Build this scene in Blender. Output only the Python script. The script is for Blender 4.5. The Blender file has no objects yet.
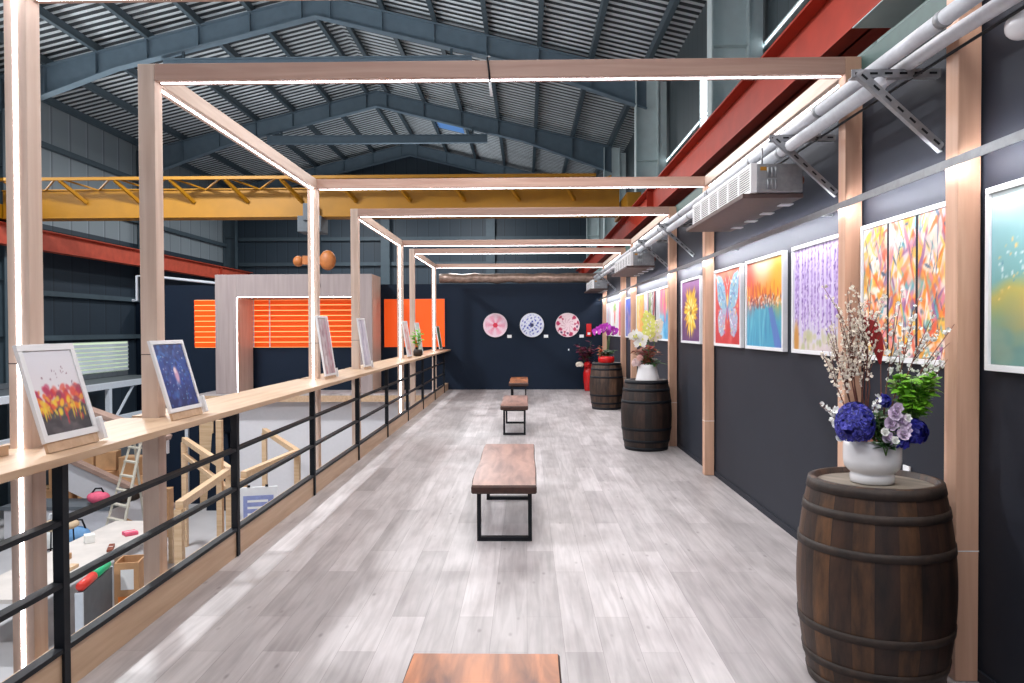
import bpy, math, random
import numpy as np
from mathutils import Vector, Matrix
R = random.Random(7)
PI = math.pi
C = bpy.context.scene.collection
sc = bpy.context.scene

# ------------------------------------------------------------------ materials
def lin(c):
    return tuple(((v/255)/12.92 if v/255 <= .04045 else ((v/255+.055)/1.055)**2.4) for v in c)
def new_mat(name):
    m = bpy.data.materials.new(name); m.use_nodes = True
    nt = m.node_tree
    return m, nt, nt.nodes['Principled BSDF']
def N(nt, t, **kw):
    n = nt.nodes.new(t)
    for k, v in kw.items(): setattr(n, k, v)
    return n
def plain(name, rgb, rough=.5, metal=0, var=.12, scale=14, bump=0.0, spec=.5):
    """Colour with a soft procedural mottling."""
    m, nt, b = new_mat(name)
    c = lin(rgb)
    tc = N(nt, 'ShaderNodeTexCoord'); no = N(nt, 'ShaderNodeTexNoise')
    no.inputs['Scale'].default_value = scale; no.inputs['Detail'].default_value = 4
    nt.links.new(tc.outputs['Object'], no.inputs['Vector'])
    rp = N(nt, 'ShaderNodeValToRGB')
    rp.color_ramp.elements[0].position = .3; rp.color_ramp.elements[1].position = .7
    rp.color_ramp.elements[0].color = (*[x*(1-var) for x in c], 1)
    rp.color_ramp.elements[1].color = (*[min(1, x*(1+var)) for x in c], 1)
    nt.links.new(no.outputs['Fac'], rp.inputs['Fac']); nt.links.new(rp.outputs['Color'], b.inputs['Base Color'])
    b.inputs['Roughness'].default_value = rough; b.inputs['Metallic'].default_value = metal
    b.inputs['Specular IOR Level'].default_value = spec
    if bump:
        bp = N(nt, 'ShaderNodeBump'); bp.inputs['Strength'].default_value = bump; bp.inputs['Distance'].default_value = .01
        nt.links.new(no.outputs['Fac'], bp.inputs['Height']); nt.links.new(bp.outputs['Normal'], b.inputs['Normal'])
    return m
def wood(name, c1, c2, axis=2, rough=.45, scale=5, stretch=.06, contrast=(.3, .7)):
    """Straight-grained wood: noise stretched along one axis."""
    m, nt, b = new_mat(name)
    tc = N(nt, 'ShaderNodeTexCoord'); mp = N(nt, 'ShaderNodeMapping')
    s = [scale*4]*3; s[axis] = scale*4*stretch
    mp.inputs['Scale'].default_value = s
    nt.links.new(tc.outputs['Object'], mp.inputs['Vector'])
    no = N(nt, 'ShaderNodeTexNoise'); no.inputs['Scale'].default_value = 1.0; no.inputs['Detail'].default_value = 6
    no.inputs['Distortion'].default_value = .6
    nt.links.new(mp.outputs['Vector'], no.inputs['Vector'])
    rp = N(nt, 'ShaderNodeValToRGB')
    rp.color_ramp.elements[0].position = contrast[0]; rp.color_ramp.elements[1].position = contrast[1]
    rp.color_ramp.elements[0].color = (*lin(c1), 1); rp.color_ramp.elements[1].color = (*lin(c2), 1)
    nt.links.new(no.outputs['Fac'], rp.inputs['Fac']); nt.links.new(rp.outputs['Color'], b.inputs['Base Color'])
    b.inputs['Roughness'].default_value = rough
    bp = N(nt, 'ShaderNodeBump'); bp.inputs['Strength'].default_value = .12; bp.inputs['Distance'].default_value = .004
    nt.links.new(no.outputs['Fac'], bp.inputs['Height']); nt.links.new(bp.outputs['Normal'], b.inputs['Normal'])
    return m
def emit(name, rgb, strength):
    m, nt, b = new_mat(name)
    b.inputs['Base Color'].default_value = (*lin(rgb), 1)
    b.inputs['Emission Color'].default_value = (*lin(rgb), 1); b.inputs['Emission Strength'].default_value = strength
    return m
def attr_mat(name, rough=.45):
    m, nt, b = new_mat(name)
    a = N(nt, 'ShaderNodeAttribute'); a.attribute_name = 'Col'
    nt.links.new(a.outputs['Color'], b.inputs['Base Color']); b.inputs['Roughness'].default_value = rough
    return m

def floor_mat():
    m, nt, b = new_mat('floor_planks')
    tc = N(nt, 'ShaderNodeTexCoord'); mp = N(nt, 'ShaderNodeMapping')
    mp.inputs['Rotation'].default_value = (0, 0, PI/2)
    nt.links.new(tc.outputs['Object'], mp.inputs['Vector'])
    def brick(c1, c2, off):
        k = N(nt, 'ShaderNodeTexBrick'); k.offset = off; k.offset_frequency = 2
        k.inputs['Scale'].default_value = 1; k.inputs['Brick Width'].default_value = 1.22; k.inputs['Row Height'].default_value = .182
        k.inputs['Mortar Size'].default_value = .0012; k.inputs['Mortar Smooth'].default_value = .2; k.inputs['Bias'].default_value = 0
        k.inputs['Color1'].default_value = (*lin(c1), 1); k.inputs['Color2'].default_value = (*lin(c2), 1)
        k.inputs['Mortar'].default_value = (*lin((150, 143, 142)), 1)
        nt.links.new(mp.outputs['Vector'], k.inputs['Vector'])
        return k
    k = brick((206, 199, 199), (176, 169, 169), .37)
    # grain
    mp2 = N(nt, 'ShaderNodeMapping'); mp2.inputs['Scale'].default_value = (26, 1.6, 1)
    nt.links.new(tc.outputs['Object'], mp2.inputs['Vector'])
    no = N(nt, 'ShaderNodeTexNoise'); no.inputs['Scale'].default_value = 1; no.inputs['Detail'].default_value = 7; no.inputs['Distortion'].default_value = .8
    nt.links.new(mp2.outputs['Vector'], no.inputs['Vector'])
    rp = N(nt, 'ShaderNodeValToRGB')
    rp.color_ramp.elements[0].position = .28; rp.color_ramp.elements[0].color = (.66, .65, .65, 1)
    rp.color_ramp.elements[1].position = .62; rp.color_ramp.elements[1].color = (1, 1, 1, 1)
    nt.links.new(no.outputs['Fac'], rp.inputs['Fac'])
    mx = N(nt, 'ShaderNodeMix', data_type='RGBA', blend_type='MULTIPLY'); mx.inputs['Factor'].default_value = .75
    nt.links.new(k.outputs['Color'], mx.inputs['A']); nt.links.new(rp.outputs['Color'], mx.inputs['B'])
    mpb = N(nt, 'ShaderNodeMapping'); mpb.inputs['Scale'].default_value = (5.5, 1.7, 1)
    nt.links.new(tc.outputs['Object'], mpb.inputs['Vector'])
    nb = N(nt, 'ShaderNodeTexNoise'); nb.inputs['Scale'].default_value = 1; nb.inputs['Detail'].default_value = 3
    nt.links.new(mpb.outputs['Vector'], nb.inputs['Vector'])
    rb = N(nt, 'ShaderNodeValToRGB')
    rb.color_ramp.elements[0].position = .3; rb.color_ramp.elements[0].color = (.72, .70, .70, 1)
    rb.color_ramp.elements[1].position = .58; rb.color_ramp.elements[1].color = (1, 1, 1, 1)
    nt.links.new(nb.outputs['Fac'], rb.inputs['Fac'])
    mb_ = N(nt, 'ShaderNodeMix', data_type='RGBA', blend_type='MULTIPLY'); mb_.inputs['Factor'].default_value = .9
    nt.links.new(mx.outputs['Result'], mb_.inputs['A']); nt.links.new(rb.outputs['Color'], mb_.inputs['B']); mx = mb_
    # knots
    mp3 = N(nt, 'ShaderNodeMapping'); mp3.inputs['Scale'].default_value = (8, 3.2, 1)
    nt.links.new(tc.outputs['Object'], mp3.inputs['Vector'])
    vo = N(nt, 'ShaderNodeTexVoronoi'); vo.inputs['Scale'].default_value = 1; vo.inputs['Randomness'].default_value = 1
    nt.links.new(mp3.outputs['Vector'], vo.inputs['Vector'])
    rk = N(nt, 'ShaderNodeValToRGB')
    rk.color_ramp.elements[0].position = .03; rk.color_ramp.elements[0].color = (.55, .53, .53, 1)
    rk.color_ramp.elements[1].position = .11; rk.color_ramp.elements[1].color = (1, 1, 1, 1)
    nt.links.new(vo.outputs['Distance'], rk.inputs['Fac'])
    mk = N(nt, 'ShaderNodeMix', data_type='RGBA', blend_type='MULTIPLY'); mk.inputs['Factor'].default_value = .8
    nt.links.new(mx.outputs['Result'], mk.inputs['A']); nt.links.new(rk.outputs['Color'], mk.inputs['B'])
    nt.links.new(mk.outputs['Result'], b.inputs['Base Color'])
    b.inputs['Roughness'].default_value = .42
    bp = N(nt, 'ShaderNodeBump'); bp.inputs['Strength'].default_value = .06; bp.inputs['Distance'].default_value = .004
    nt.links.new(no.outputs['Fac'], bp.inputs['Height']); nt.links.new(bp.outputs['Normal'], b.inputs['Normal'])
    return m

def stave_mat(name, c_dark, c_mid, c_gold, n=22):
    m, nt, b = new_mat(name)
    tc = N(nt, 'ShaderNodeTexCoord')
    gr = N(nt, 'ShaderNodeTexGradient', gradient_type='RADIAL')
    nt.links.new(tc.outputs['Object'], gr.inputs['Vector'])
    mu = N(nt, 'ShaderNodeMath', operation='MULTIPLY'); mu.inputs[1].default_value = n
    nt.links.new(gr.outputs['Fac'], mu.inputs[0])
    fl = N(nt, 'ShaderNodeMath', operation='FLOOR'); nt.links.new(mu.outputs[0], fl.inputs[0])
    fr = N(nt, 'ShaderNodeMath', operation='FRACT'); nt.links.new(mu.outputs[0], fr.inputs[0])
    wn = N(nt, 'ShaderNodeTexWhiteNoise', noise_dimensions='1D'); nt.links.new(fl.outputs[0], wn.inputs['W'])
    rp = N(nt, 'ShaderNodeValToRGB')
    e = rp.color_ramp.elements
    e[0].position = .0; e[0].color = (*lin(c_dark), 1); e[1].position = 1; e[1].color = (*lin(c_gold), 1)
    x = e.new(.6); x.color = (*lin(c_mid), 1)
    nt.links.new(wn.outputs['Value'], rp.inputs['Fac'])
    mp = N(nt, 'ShaderNodeMapping'); mp.inputs['Scale'].default_value = (14, 14, 3.2)
    nt.links.new(tc.outputs['Object'], mp.inputs['Vector'])
    no = N(nt, 'ShaderNodeTexNoise'); no.inputs['Scale'].default_value = 1; no.inputs['Detail'].default_value = 8; no.inputs['Roughness'].default_value = .65
    nt.links.new(mp.outputs['Vector'], no.inputs['Vector'])
    r2 = N(nt, 'ShaderNodeValToRGB')
    r2.color_ramp.elements[0].position = .34; r2.color_ramp.elements[0].color = (.18, .16, .15, 1)
    r2.color_ramp.elements[1].position = .68; r2.color_ramp.elements[1].color = (1.25, 1.2, 1.15, 1)
    nt.links.new(no.outputs['Fac'], r2.inputs['Fac'])
    mx = N(nt, 'ShaderNodeMix', data_type='RGBA', blend_type='MULTIPLY'); mx.inputs['Factor'].default_value = 1
    nt.links.new(rp.outputs['Color'], mx.inputs['A']); nt.links.new(r2.outputs['Color'], mx.inputs['B'])
    r3 = N(nt, 'ShaderNodeValToRGB')
    r3.color_ramp.elements[0].position = .0; r3.color_ramp.elements[0].color = (.15, .15, .15, 1)
    r3.color_ramp.elements[1].position = .06; r3.color_ramp.elements[1].color = (1, 1, 1, 1)
    nt.links.new(fr.outputs[0], r3.inputs['Fac'])
    m2 = N(nt, 'ShaderNodeMix', data_type='RGBA', blend_type='MULTIPLY'); m2.inputs['Factor'].default_value = 1
    nt.links.new(mx.outputs['Result'], m2.inputs['A']); nt.links.new(r3.outputs['Color'], m2.inputs['B'])
    nt.links.new(m2.outputs['Result'], b.inputs['Base Color']); b.inputs['Roughness'].default_value = .55
    bp = N(nt, 'ShaderNodeBump'); bp.inputs['Strength'].default_value = .5; bp.inputs['Distance'].default_value = .006
    nt.links.new(no.outputs['Fac'], bp.inputs['Height']); nt.links.new(bp.outputs['Normal'], b.inputs['Normal'])
    return m

def cladding(name, rgb, axis, period=.3, rough=.5, metal=0.0):
    """Profiled sheet: narrow dark seams every period along one axis."""
    m, nt, b = new_mat(name)
    tc = N(nt, 'ShaderNodeTexCoord'); sp = N(nt, 'ShaderNodeSeparateXYZ')
    nt.links.new(tc.outputs['Object'], sp.inputs[0])
    d = N(nt, 'ShaderNodeMath', operation='DIVIDE'); d.inputs[1].default_value = period
    nt.links.new(sp.outputs[axis], d.inputs[0])
    f = N(nt, 'ShaderNodeMath', operation='FRACT'); nt.links.new(d.outputs[0], f.inputs[0])
    rp = N(nt, 'ShaderNodeValToRGB'); c = lin(rgb)
    e = rp.color_ramp.elements
    e[0].position = 0; e[0].color = (*[x*.45 for x in c], 1); e[1].position = .12; e[1].color = (*c, 1)
    x = e.new(.9); x.color = (*c, 1); y = e.new(1.0); y.color = (*[min(1, x*1.35) for x in c], 1)
    nt.links.new(f.outputs[0], rp.inputs['Fac']); nt.links.new(rp.outputs['Color'], b.inputs['Base Color'])
    bp = N(nt, 'ShaderNodeBump'); bp.inputs['Strength'].default_value = .5; bp.inputs['Distance'].default_value = .02
    nt.links.new(rp.outputs['Color'], bp.inputs['Height']); nt.links.new(bp.outputs['Normal'], b.inputs['Normal'])
    b.inputs['Roughness'].default_value = rough; b.inputs['Metallic'].default_value = metal
    return m

M = dict(
    frame=wood('frame_wood', (206, 178, 160), (226, 203, 187), 2),
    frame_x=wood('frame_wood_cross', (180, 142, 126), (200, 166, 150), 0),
    frame_y=wood('frame_wood_long', (206, 178, 160), (226, 203, 187), 1),
    shelf=wood('shelf_wood', (186, 152, 122), (208, 178, 148), 1),
    post_red=wood('post_wood', (196, 152, 126), (214, 172, 146), 2),
    led=emit('led_white', (252, 249, 255), 15),
    led_soft=emit('led_track', (250, 250, 255), 130),
    floor=floor_mat(),
    wall=plain('charcoal_paint', (40, 43, 52), .6, var=.05, scale=3, spec=.2),
    navy=plain('navy_paint', (18, 31, 48), .6, var=.06, scale=2, spec=.2),
    black=plain('black_steel', (20, 23, 29), .55, .0, var=.1, spec=.25),
    rafterblue=plain('rafter_paint', (116, 135, 148), .5, .1, var=.08, scale=4),
    steelblue=plain('blue_grey_paint', (78, 93, 102), .5, .1, var=.08, scale=4),
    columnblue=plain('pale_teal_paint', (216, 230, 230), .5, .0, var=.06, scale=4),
    red=plain('red_oxide_paint', (158, 48, 30), .6, 0, var=.12, scale=4, spec=.25),
    red_lit=plain('lit_red_paint', (196, 84, 62), .6, 0, var=.12, scale=4, spec=.25),  # same red as the other runway, lightened to paint in the light
    yellow=plain('crane_yellow', (166, 114, 10), .5, 0, var=.08, scale=3),
    galv=plain('galvanised', (150, 153, 157), .42, .6, var=.12, scale=30),
    deck_pan=plain('deck_pan_dark', (42, 48, 53), .6, .0, var=.25, scale=3),
    deck_rib=plain('deck_rib_metal_glint', (212, 219, 222), .4, .2, var=.1, scale=2),  # pale ribs on dark pans: light glinting off the ribs, painted in
    white=plain('white_paint', (236, 236, 238), .4, var=.02),
    offwhite=plain('white_wall', (216, 214, 218), .6, var=.02),
    pipewrap=plain('pipe_wrap', (214, 216, 222), .45, var=.05, scale=30, bump=.3),
    ceramic=plain('white_ceramic', (232, 230, 232), .22, var=.02),
    concrete=plain('ground_concrete', (186, 184, 186), .5, var=.06, scale=1.5),
    brownpan=plain('brown_casing', (84, 66, 62), .5, var=.1),
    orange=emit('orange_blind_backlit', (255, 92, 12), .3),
    art=attr_mat('art_paint'),
    hoop=plain('iron_hoop', (44, 31, 24), .65, .0, var=.5, scale=18, bump=.3),
    stave=stave_mat('barrel_staves', (50, 31, 22), (64, 41, 27), (96, 64, 36)),
    stave_dark=stave_mat('barrel_staves_dark', (34, 24, 21), (48, 33, 28), (64, 44, 34), 26),
    stave_mid=stave_mat('barrel_staves_mid', (62, 46, 38), (84, 62, 50), (104, 78, 60), 24),
    head=wood('barrel_head', (104, 95, 84), (152, 141, 126), 0, .6, 4, .1),
    slab=wood('walnut_slab', (104, 58, 36), (196, 122, 76), 1, .34, 3.4, .16, (.32, .66)),
    slab_far=wood('walnut_slab_rosy', (118, 78, 66), (172, 126, 110), 1, .34, 3.4, .16, (.32, .66)),
    slab_edge=plain('slab_bark_edge', (62, 36, 28), .5, var=.3, scale=20),
    stem=plain('twig_brown', (104, 58, 44), .6, var=.2),
    stem_green=plain('stem_green', (90, 128, 60), .5, var=.2),
    leaf=plain('leaf_bright', (118, 180, 46), .45, var=.35, scale=22),
    leaf_dark=plain('leaf_deep', (44, 78, 36), .45, var=.3, scale=22),
    blossom=plain('blossom_cream', (244, 234, 220), .6, var=.05),
    blossom_w=plain('blossom_white', (244, 244, 240), .6, var=.04),
    blue_pale=plain('hydrangea_pale', (92, 92, 196), .5, var=.2, scale=40),
    blue_dark=plain('hydrangea_dark', (28, 26, 104), .5, var=.2, scale=40),
    blue=plain('hydrangea_blue', (46, 46, 154), .5, var=.35, scale=40),
    deepblue=plain('deep_blue_petals', (34, 34, 140), .5, var=.3, scale=40),
    lilac=plain('lilac_petals', (222, 204, 226), .5, var=.1, scale=40),
    magenta=plain('orchid_magenta', (176, 40, 170), .5, var=.2, scale=40),
    crimson=plain('crimson', (150, 16, 26), .4, var=.15, scale=20),
    redglaze=plain('red_glaze', (196, 24, 26), .25, var=.06),
    lime=plain('lime_petals', (222, 224, 120), .5, var=.12, scale=40),
    rust=plain('rust_leaf', (128, 66, 44), .6, var=.3, scale=20),
    card=plain('white_card', (240, 240, 240), .5, var=.01),
    cardboard=plain('cardboard', (196, 150, 108), .7, var=.1, scale=8),
    darkgrey=plain('dark_grey_board', (92, 98, 104), .6, var=.12, scale=6),
    lightsteel=plain('white_steel', (206, 212, 220), .45, var=.04),
    pine=wood('pine', (206, 170, 132), (226, 196, 160), 0),
    pink=plain('pink_cloth', (226, 96, 126), .7, var=.1),
    bluecloth=plain('blue_cloth', (104, 150, 196), .7, var=.1),
    greenroll=plain('green_plastic', (40, 190, 130), .4, var=.05),
    redroll=plain('red_plastic', (228, 62, 50), .4, var=.05),
    clad_light=cladding('cladding_pale', (150, 160, 166), 1, .9),
    clad_dark=cladding('cladding_dark', (46, 58, 70), 1, .9),
    clad_gable=cladding('cladding_gable', (58, 72, 84), 0, .5),
    clad_right=cladding('cladding_right', (84, 94, 98), 1, .45),
    clad_teal=cladding('cladding_teal', (196, 214, 208), 1, 1.1),
    greenframe=plain('dark_green_steel', (52, 84, 80), .5, var=.1),
    foil=plain('foil_wrap', (158, 136, 124), .35, .5, var=.35, scale=9, bump=.6),
    glow_orange=emit('blind_gap_daylight', (255, 190, 120), 1.3),
    daylight=emit('daylight_pane', (236, 246, 252), 3.0),
    skylight=emit('skylight_pane', (110, 160, 226), .22),
    louver=emit('lit_louver', (206, 224, 190), .75),
)

M['orange_print'] = plain('orange_print', (240, 140, 60), .5)
# ------------------------------------------------------------------ mesh builder
class MB:
    def __init__(s): s.v = []; s.f = []; s.mi = []; s.mats = []; s.sm = []; s.col = None
    def _m(s, mat):
        if mat is None: return 0
        if mat not in s.mats: s.mats.append(mat)
        return s.mats.index(mat)
    def add(s, vs, fs, mat=None, smooth=False):
        b = len(s.v); k = s._m(mat)
        s.v.extend([tuple(p) for p in vs])
        for f in fs: s.f.append(tuple(b+i for i in f)); s.mi.append(k); s.sm.append(smooth)
        return s
    def box(s, x0, x1, y0, y1, z0, z1, mat=None, T=None):
        vs = [(x, y, z) for z in (z0, z1) for y in (y0, y1) for x in (x0, x1)]
        if T is not None: vs = [T @ Vector(p) for p in vs]
        return s.add(vs, [(0, 2, 3, 1), (4, 5, 7, 6), (0, 1, 5, 4), (2, 6, 7, 3), (0, 4, 6, 2), (1, 3, 7, 5)], mat)
    def bar(s, a, b, w, h, mat=None, up=(0, 0, 1)):
        """Rectangular bar from a to b: w across, h along up."""
        a, b = Vector(a), Vector(b); d = (b-a).normalized(); u = Vector(up)
        if abs(d.dot(u)) > .98: u = Vector((0, 1, 0))
        r = d.cross(u).normalized(); u = r.cross(d).normalized()
        vs = [p + r*(i*w/2) + u*(j*h/2) for p in (a, b) for j in (-1, 1) for i in (-1, 1)]
        return s.add(vs, [(0, 1, 3, 2), (4, 6, 7, 5), (0, 4, 5, 1), (2, 3, 7, 6), (0, 2, 6, 4), (1, 5, 7, 3)], mat)
    def tube(s, pts, rad, n=10, mat=None, cap=True):
        pts = [Vector(p) for p in pts]; rs = rad if isinstance(rad, (list, tuple)) else [rad]*len(pts)
        vs = []; prev = None
        for i, p in enumerate(pts):
            d = (pts[min(i+1, len(pts)-1)] - pts[max(i-1, 0)]).normalized()
            if prev is None:
                u = Vector((0, 0, 1)) if abs(d.z) < .9 else Vector((1, 0, 0))
                r = d.cross(u).normalized()
            else:
                r = (prev - d*prev.dot(d)).normalized()
            prev = r; q = d.cross(r)
            for k in range(n):
                a = 2*PI*k/n; vs.append(p + (r*math.cos(a) + q*math.sin(a))*rs[i])
        fs = [(i*n+k, i*n+(k+1) % n, (i+1)*n+(k+1) % n, (i+1)*n+k) for i in range(len(pts)-1) for k in range(n)]
        if cap: fs += [tuple(range(n-1, -1, -1)), tuple((len(pts)-1)*n+k for k in range(n))]
        return s.add(vs, fs, mat, True)
    def lathe(s, prof, n=32, mat=None, c=(0, 0, 0), smooth=True, cap=True):
        vs = [(c[0]+r*math.cos(2*PI*k/n), c[1]+r*math.sin(2*PI*k/n), c[2]+z) for r, z in prof for k in range(n)]
        fs = [(i*n+k, i*n+(k+1) % n, (i+1)*n+(k+1) % n, (i+1)*n+k) for i in range(len(prof)-1) for k in range(n)]
        if cap:
            fs += [tuple(range(n-1, -1, -1)), tuple((len(prof)-1)*n+k for k in range(n))]
        return s.add(vs, fs, mat, smooth)
    def ball(s, c, r, mat=None, n=8, m=6, sc=(1, 1, 1)):
        vs = [(c[0], c[1], c[2]-r*sc[2])]; fs = []
        for i in range(1, m):
            t = -PI/2 + PI*i/m
            for k in range(n):
                a = 2*PI*k/n
                vs.append((c[0]+r*sc[0]*math.cos(t)*math.cos(a), c[1]+r*sc[1]*math.cos(t)*math.sin(a), c[2]+r*sc[2]*math.sin(t)))
        vs.append((c[0], c[1], c[2]+r*sc[2])); L = len(vs)-1
        for k in range(n): fs.append((0, 1+(k+1) % n, 1+k)); fs.append((L, L-n+k, L-n+(k+1) % n))
        for i in range(m-2):
            for k in range(n):
                fs.append((1+i*n+k, 1+i*n+(k+1) % n, 1+(i+1)*n+(k+1) % n, 1+(i+1)*n+k))
        return s.add(vs, fs, mat, True)
    def prism(s, poly, d0, d1, axis='z', mat=None):
        """Extrude a 2-D polygon: axis z -> (x,y), y -> (x,z), x -> (y,z)."""
        def P(p, d): return (p[0], p[1], d) if axis == 'z' else (p[0], d, p[1]) if axis == 'y' else (d, p[0], p[1])
        n = len(poly); vs = [P(p, d0) for p in poly] + [P(p, d1) for p in poly]
        fs = [tuple(range(n-1, -1, -1)), tuple(range(n, 2*n))] + [(k, (k+1) % n, n+(k+1) % n, n+k) for k in range(n)]
        return s.add(vs, fs, mat)
    def leaf(s, p, d, L, w, nrm=(0, 0, 1), mat=None, bend=.15, fold=.15):
        """A folded, bent leaf or petal blade with a little thickness from its fold."""
        p = Vector(p); d = Vector(d).normalized(); nn = Vector(nrm)
        r = d.cross(nn)
        if r.length < .05: r = d.cross(Vector((1, .3, .2)))
        r.normalize(); nn = r.cross(d).normalized()
        rows = [(0, .12), (.3, .85), (.6, 1.0), (.85, .6), (1, .06)]
        vs = []
        for t, k in rows:
            c = p + d*(L*t) - nn*(bend*L*t*t)
            vs += [c - r*(w*k/2) + nn*(fold*w*k), c, c + r*(w*k/2) + nn*(fold*w*k)]
        fs = []
        for i in range(len(rows)-1):
            a = i*3; fs += [(a, a+1, a+4, a+3), (a+1, a+2, a+5, a+4)]
        return s.add(vs, fs, mat, True)
    def build(s, name, mat=None, parent=None, bevel=0, loc=None, seg=2):
        me = bpy.data.meshes.new(name)
        me.from_pydata(s.v, [], s.f)
        mats = s.mats if s.mats else [mat or M['white']]
        for m in mats: me.materials.append(m)
        me.polygons.foreach_set('material_index', s.mi if s.mats else [0]*len(s.f))
        me.polygons.foreach_set('use_smooth', s.sm)
        if s.col is not None:
            a = me.color_attributes.new('Col', 'FLOAT_COLOR', 'POINT')
            c = np.ones((len(s.v), 4), np.float32); c[:, :3] = np.asarray(s.col, np.float32)
            a.data.foreach_set('color', c.ravel())
        me.update()
        o = bpy.data.objects.new(name, me); C.objects.link(o)
        if parent is not None: o.parent = parent
        if loc is not None: o.location = loc
        if bevel:
            b = o.modifiers.new('bevel', 'BEVEL'); b.width = bevel; b.segments = seg; b.limit_method = 'ANGLE'; b.angle_limit = .7
        return o

def tag(o, label, cat, group=None):
    o['label'] = label; o['category'] = cat
    if group: o['group'] = group
    return o
def thing(name, label, cat, loc=(0, 0, 0), rotz=0, group=None, tilt=0):
    o = bpy.data.objects.new(name, None); C.objects.link(o); o.empty_display_size = .1
    o.location = loc; o.rotation_euler = (tilt, 0, rotz)
    return tag(o, label, cat, group)
def struct(o): o['kind'] = 'structure'; return o
def dup(root, loc=None, label=None, rotz=None):
    """A copy of a thing with copies of its parts and sub-parts."""
    r = root.copy(); C.objects.link(r)
    if loc is not None: r.location = loc
    if rotz is not None: r.rotation_euler.z = rotz
    if label: r['label'] = label
    def rec(src, dst):
        for ch in [o for o in bpy.data.objects if o.parent == src]:
            c = ch.copy(); C.objects.link(c); c.parent = dst; rec(ch, c)
    rec(root, r)
    return r

# ------------------------------------------------------------------ camera
F, CX, CY = 770.0, 512.0, 341.5
yc = Vector((14.0, 13.2, -F)).normalized()
zc = Vector((-.0036, 1, 0)); zc = (zc - yc*zc.dot(yc)).normalized()
xc = yc.cross(zc)
Mwc = Matrix((xc, yc, zc))            # rows = world axes in camera coords -> camera to world
cam = bpy.data.cameras.new('camera'); cam.sensor_width = 36; cam.lens = F/1024*36; cam.clip_end = 200
co = bpy.data.objects.new('camera', cam); C.objects.link(co)
co.matrix_world = Matrix.Translation((0, 0, 1.55)) @ Mwc.to_4x4()
sc.camera = co
sc.view_settings.view_transform = 'Standard'; sc.view_settings.look = 'None'
sc.view_settings.gamma = 1; sc.view_settings.use_curve_mapping = False
sc.view_settings.exposure = 0
# ------------------------------------------------------------------ the gallery shell
GZ = -2.9                     # ground floor of the hall
XL, XR, XW = -2.195, 1.866, 1.978
YB = 19.5
struct(MB().box(-2.03, XW, -4.2, YB, -.28, 0).build('floor', M['floor']))
struct(MB().box(-13.6, 3.7, -4.2, 36, GZ-.2, GZ).build('floor_ground', M['concrete']))
o = MB(); o.box(XW, XW+.12, -4.2, YB+.12, -.28, 3.02); struct(o.build('wall_right', M['wall']))
struct(MB().box(XW-.02, XW+.2, -4.2, YB+.12, 3.021, 3.13).build('trim_1', M['greenframe']))
o = MB(); o.box(-9.75, XW-.001, YB, YB+.15, GZ, 2.68); struct(o.build('wall_back', M['navy']))
struct(MB().box(-2.03, -1.98, -4.2, YB-.002, .001, .172).build('baseboard_left', M['shelf']))
struct(MB().box(XW-.012, XW-.001, -4.2, YB-.002, .001, .05).build('baseboard_right', M['wall']))
struct(MB().box(-2.06, -2.031, -4.2, YB-.002, -.28, .172).build('trim_2', M['shelf']))

# outer walls of the hall
o = MB(); o.box(-13.6, -13.4, -4.2, 36, GZ, 4.5); struct(o.build('wall_left', M['clad_dark']))
o = MB(); o.box(-13.6, -13.4, -4.2, 36, 4.5, 7.9); struct(o.build('wall_left_upper', M['clad_light']))
# girts on the left wall
for k, z in enumerate((1.26, 2.5, 5.2, 6.6)):
    struct(MB().box(-13.39, -13.24, -4.2, 35.3, z, z+.14).build('trim_%d' % (3+k), M['steelblue']))
o = MB(); o.prism([(-13.6, GZ), (3.6, GZ), (3.6, 7.9), (-5.1, 10.1), (-13.6, 7.9)], 35.4, 35.6, 'y'); struct(o.build('wall_far', M['clad_gable']))
for k, z in enumerate((3.3, 4.45, 5.6, 7.0)):
    struct(MB().box(-13.2, 3.3, 35.22, 35.38, z, z+.16).build('trim_%d' % (7+k), M['steelblue']))
for k, x in enumerate((-9.6, -6.4, -1.6)):
    struct(MB().box(x-.2, x+.2, 35.0, 35.21, 2.6, 8.2).build('trim_%d' % (11+k), M['steelblue']))
o = MB(); o.box(3.5, 3.6, -4.2, 36, GZ, 7.9)
wr = struct(o.build('wall_right_outer', M['clad_right']))
o = MB(); o.box(3.47, 3.499, -4.2, 9.2, 3.3, 6.2); struct(o.build('wall_right_panel', M['clad_teal']))
# daylight window and its frame on the outer wall
w1 = MB(); w1.box(3.44, 3.499, 14.3, 14.36, 5.4, 6.6); w1.box(3.44, 3.499, 15.3, 15.36, 5.4, 6.6); w1.box(3.44, 3.499, 14.36, 15.3, 5.4, 5.46); w1.box(3.44, 3.499, 14.36, 15.3, 6.54, 6.6)
w1 = struct(w1.build('window_1', M['columnblue'])); MB().box(3.46, 3.49, 14.36, 15.3, 5.46, 6.54).build('window_pane', M['daylight'], w1)
w2 = MB()
for y in np.arange(4, 33.2, 2.4): w2.box(3.44, 3.499, y, y+.05, 5.58, 5.66)
w2.box(3.44, 3.499, 4, 33, 5.57, 5.59); w2.box(3.44, 3.499, 4, 33, 5.64, 5.66)
w2 = struct(w2.build('window_2', M['columnblue'])); MB().box(3.46, 3.49, 4.05, 32.9, 5.59, 5.64).build('window_pane', M['daylight'], w2)

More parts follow.
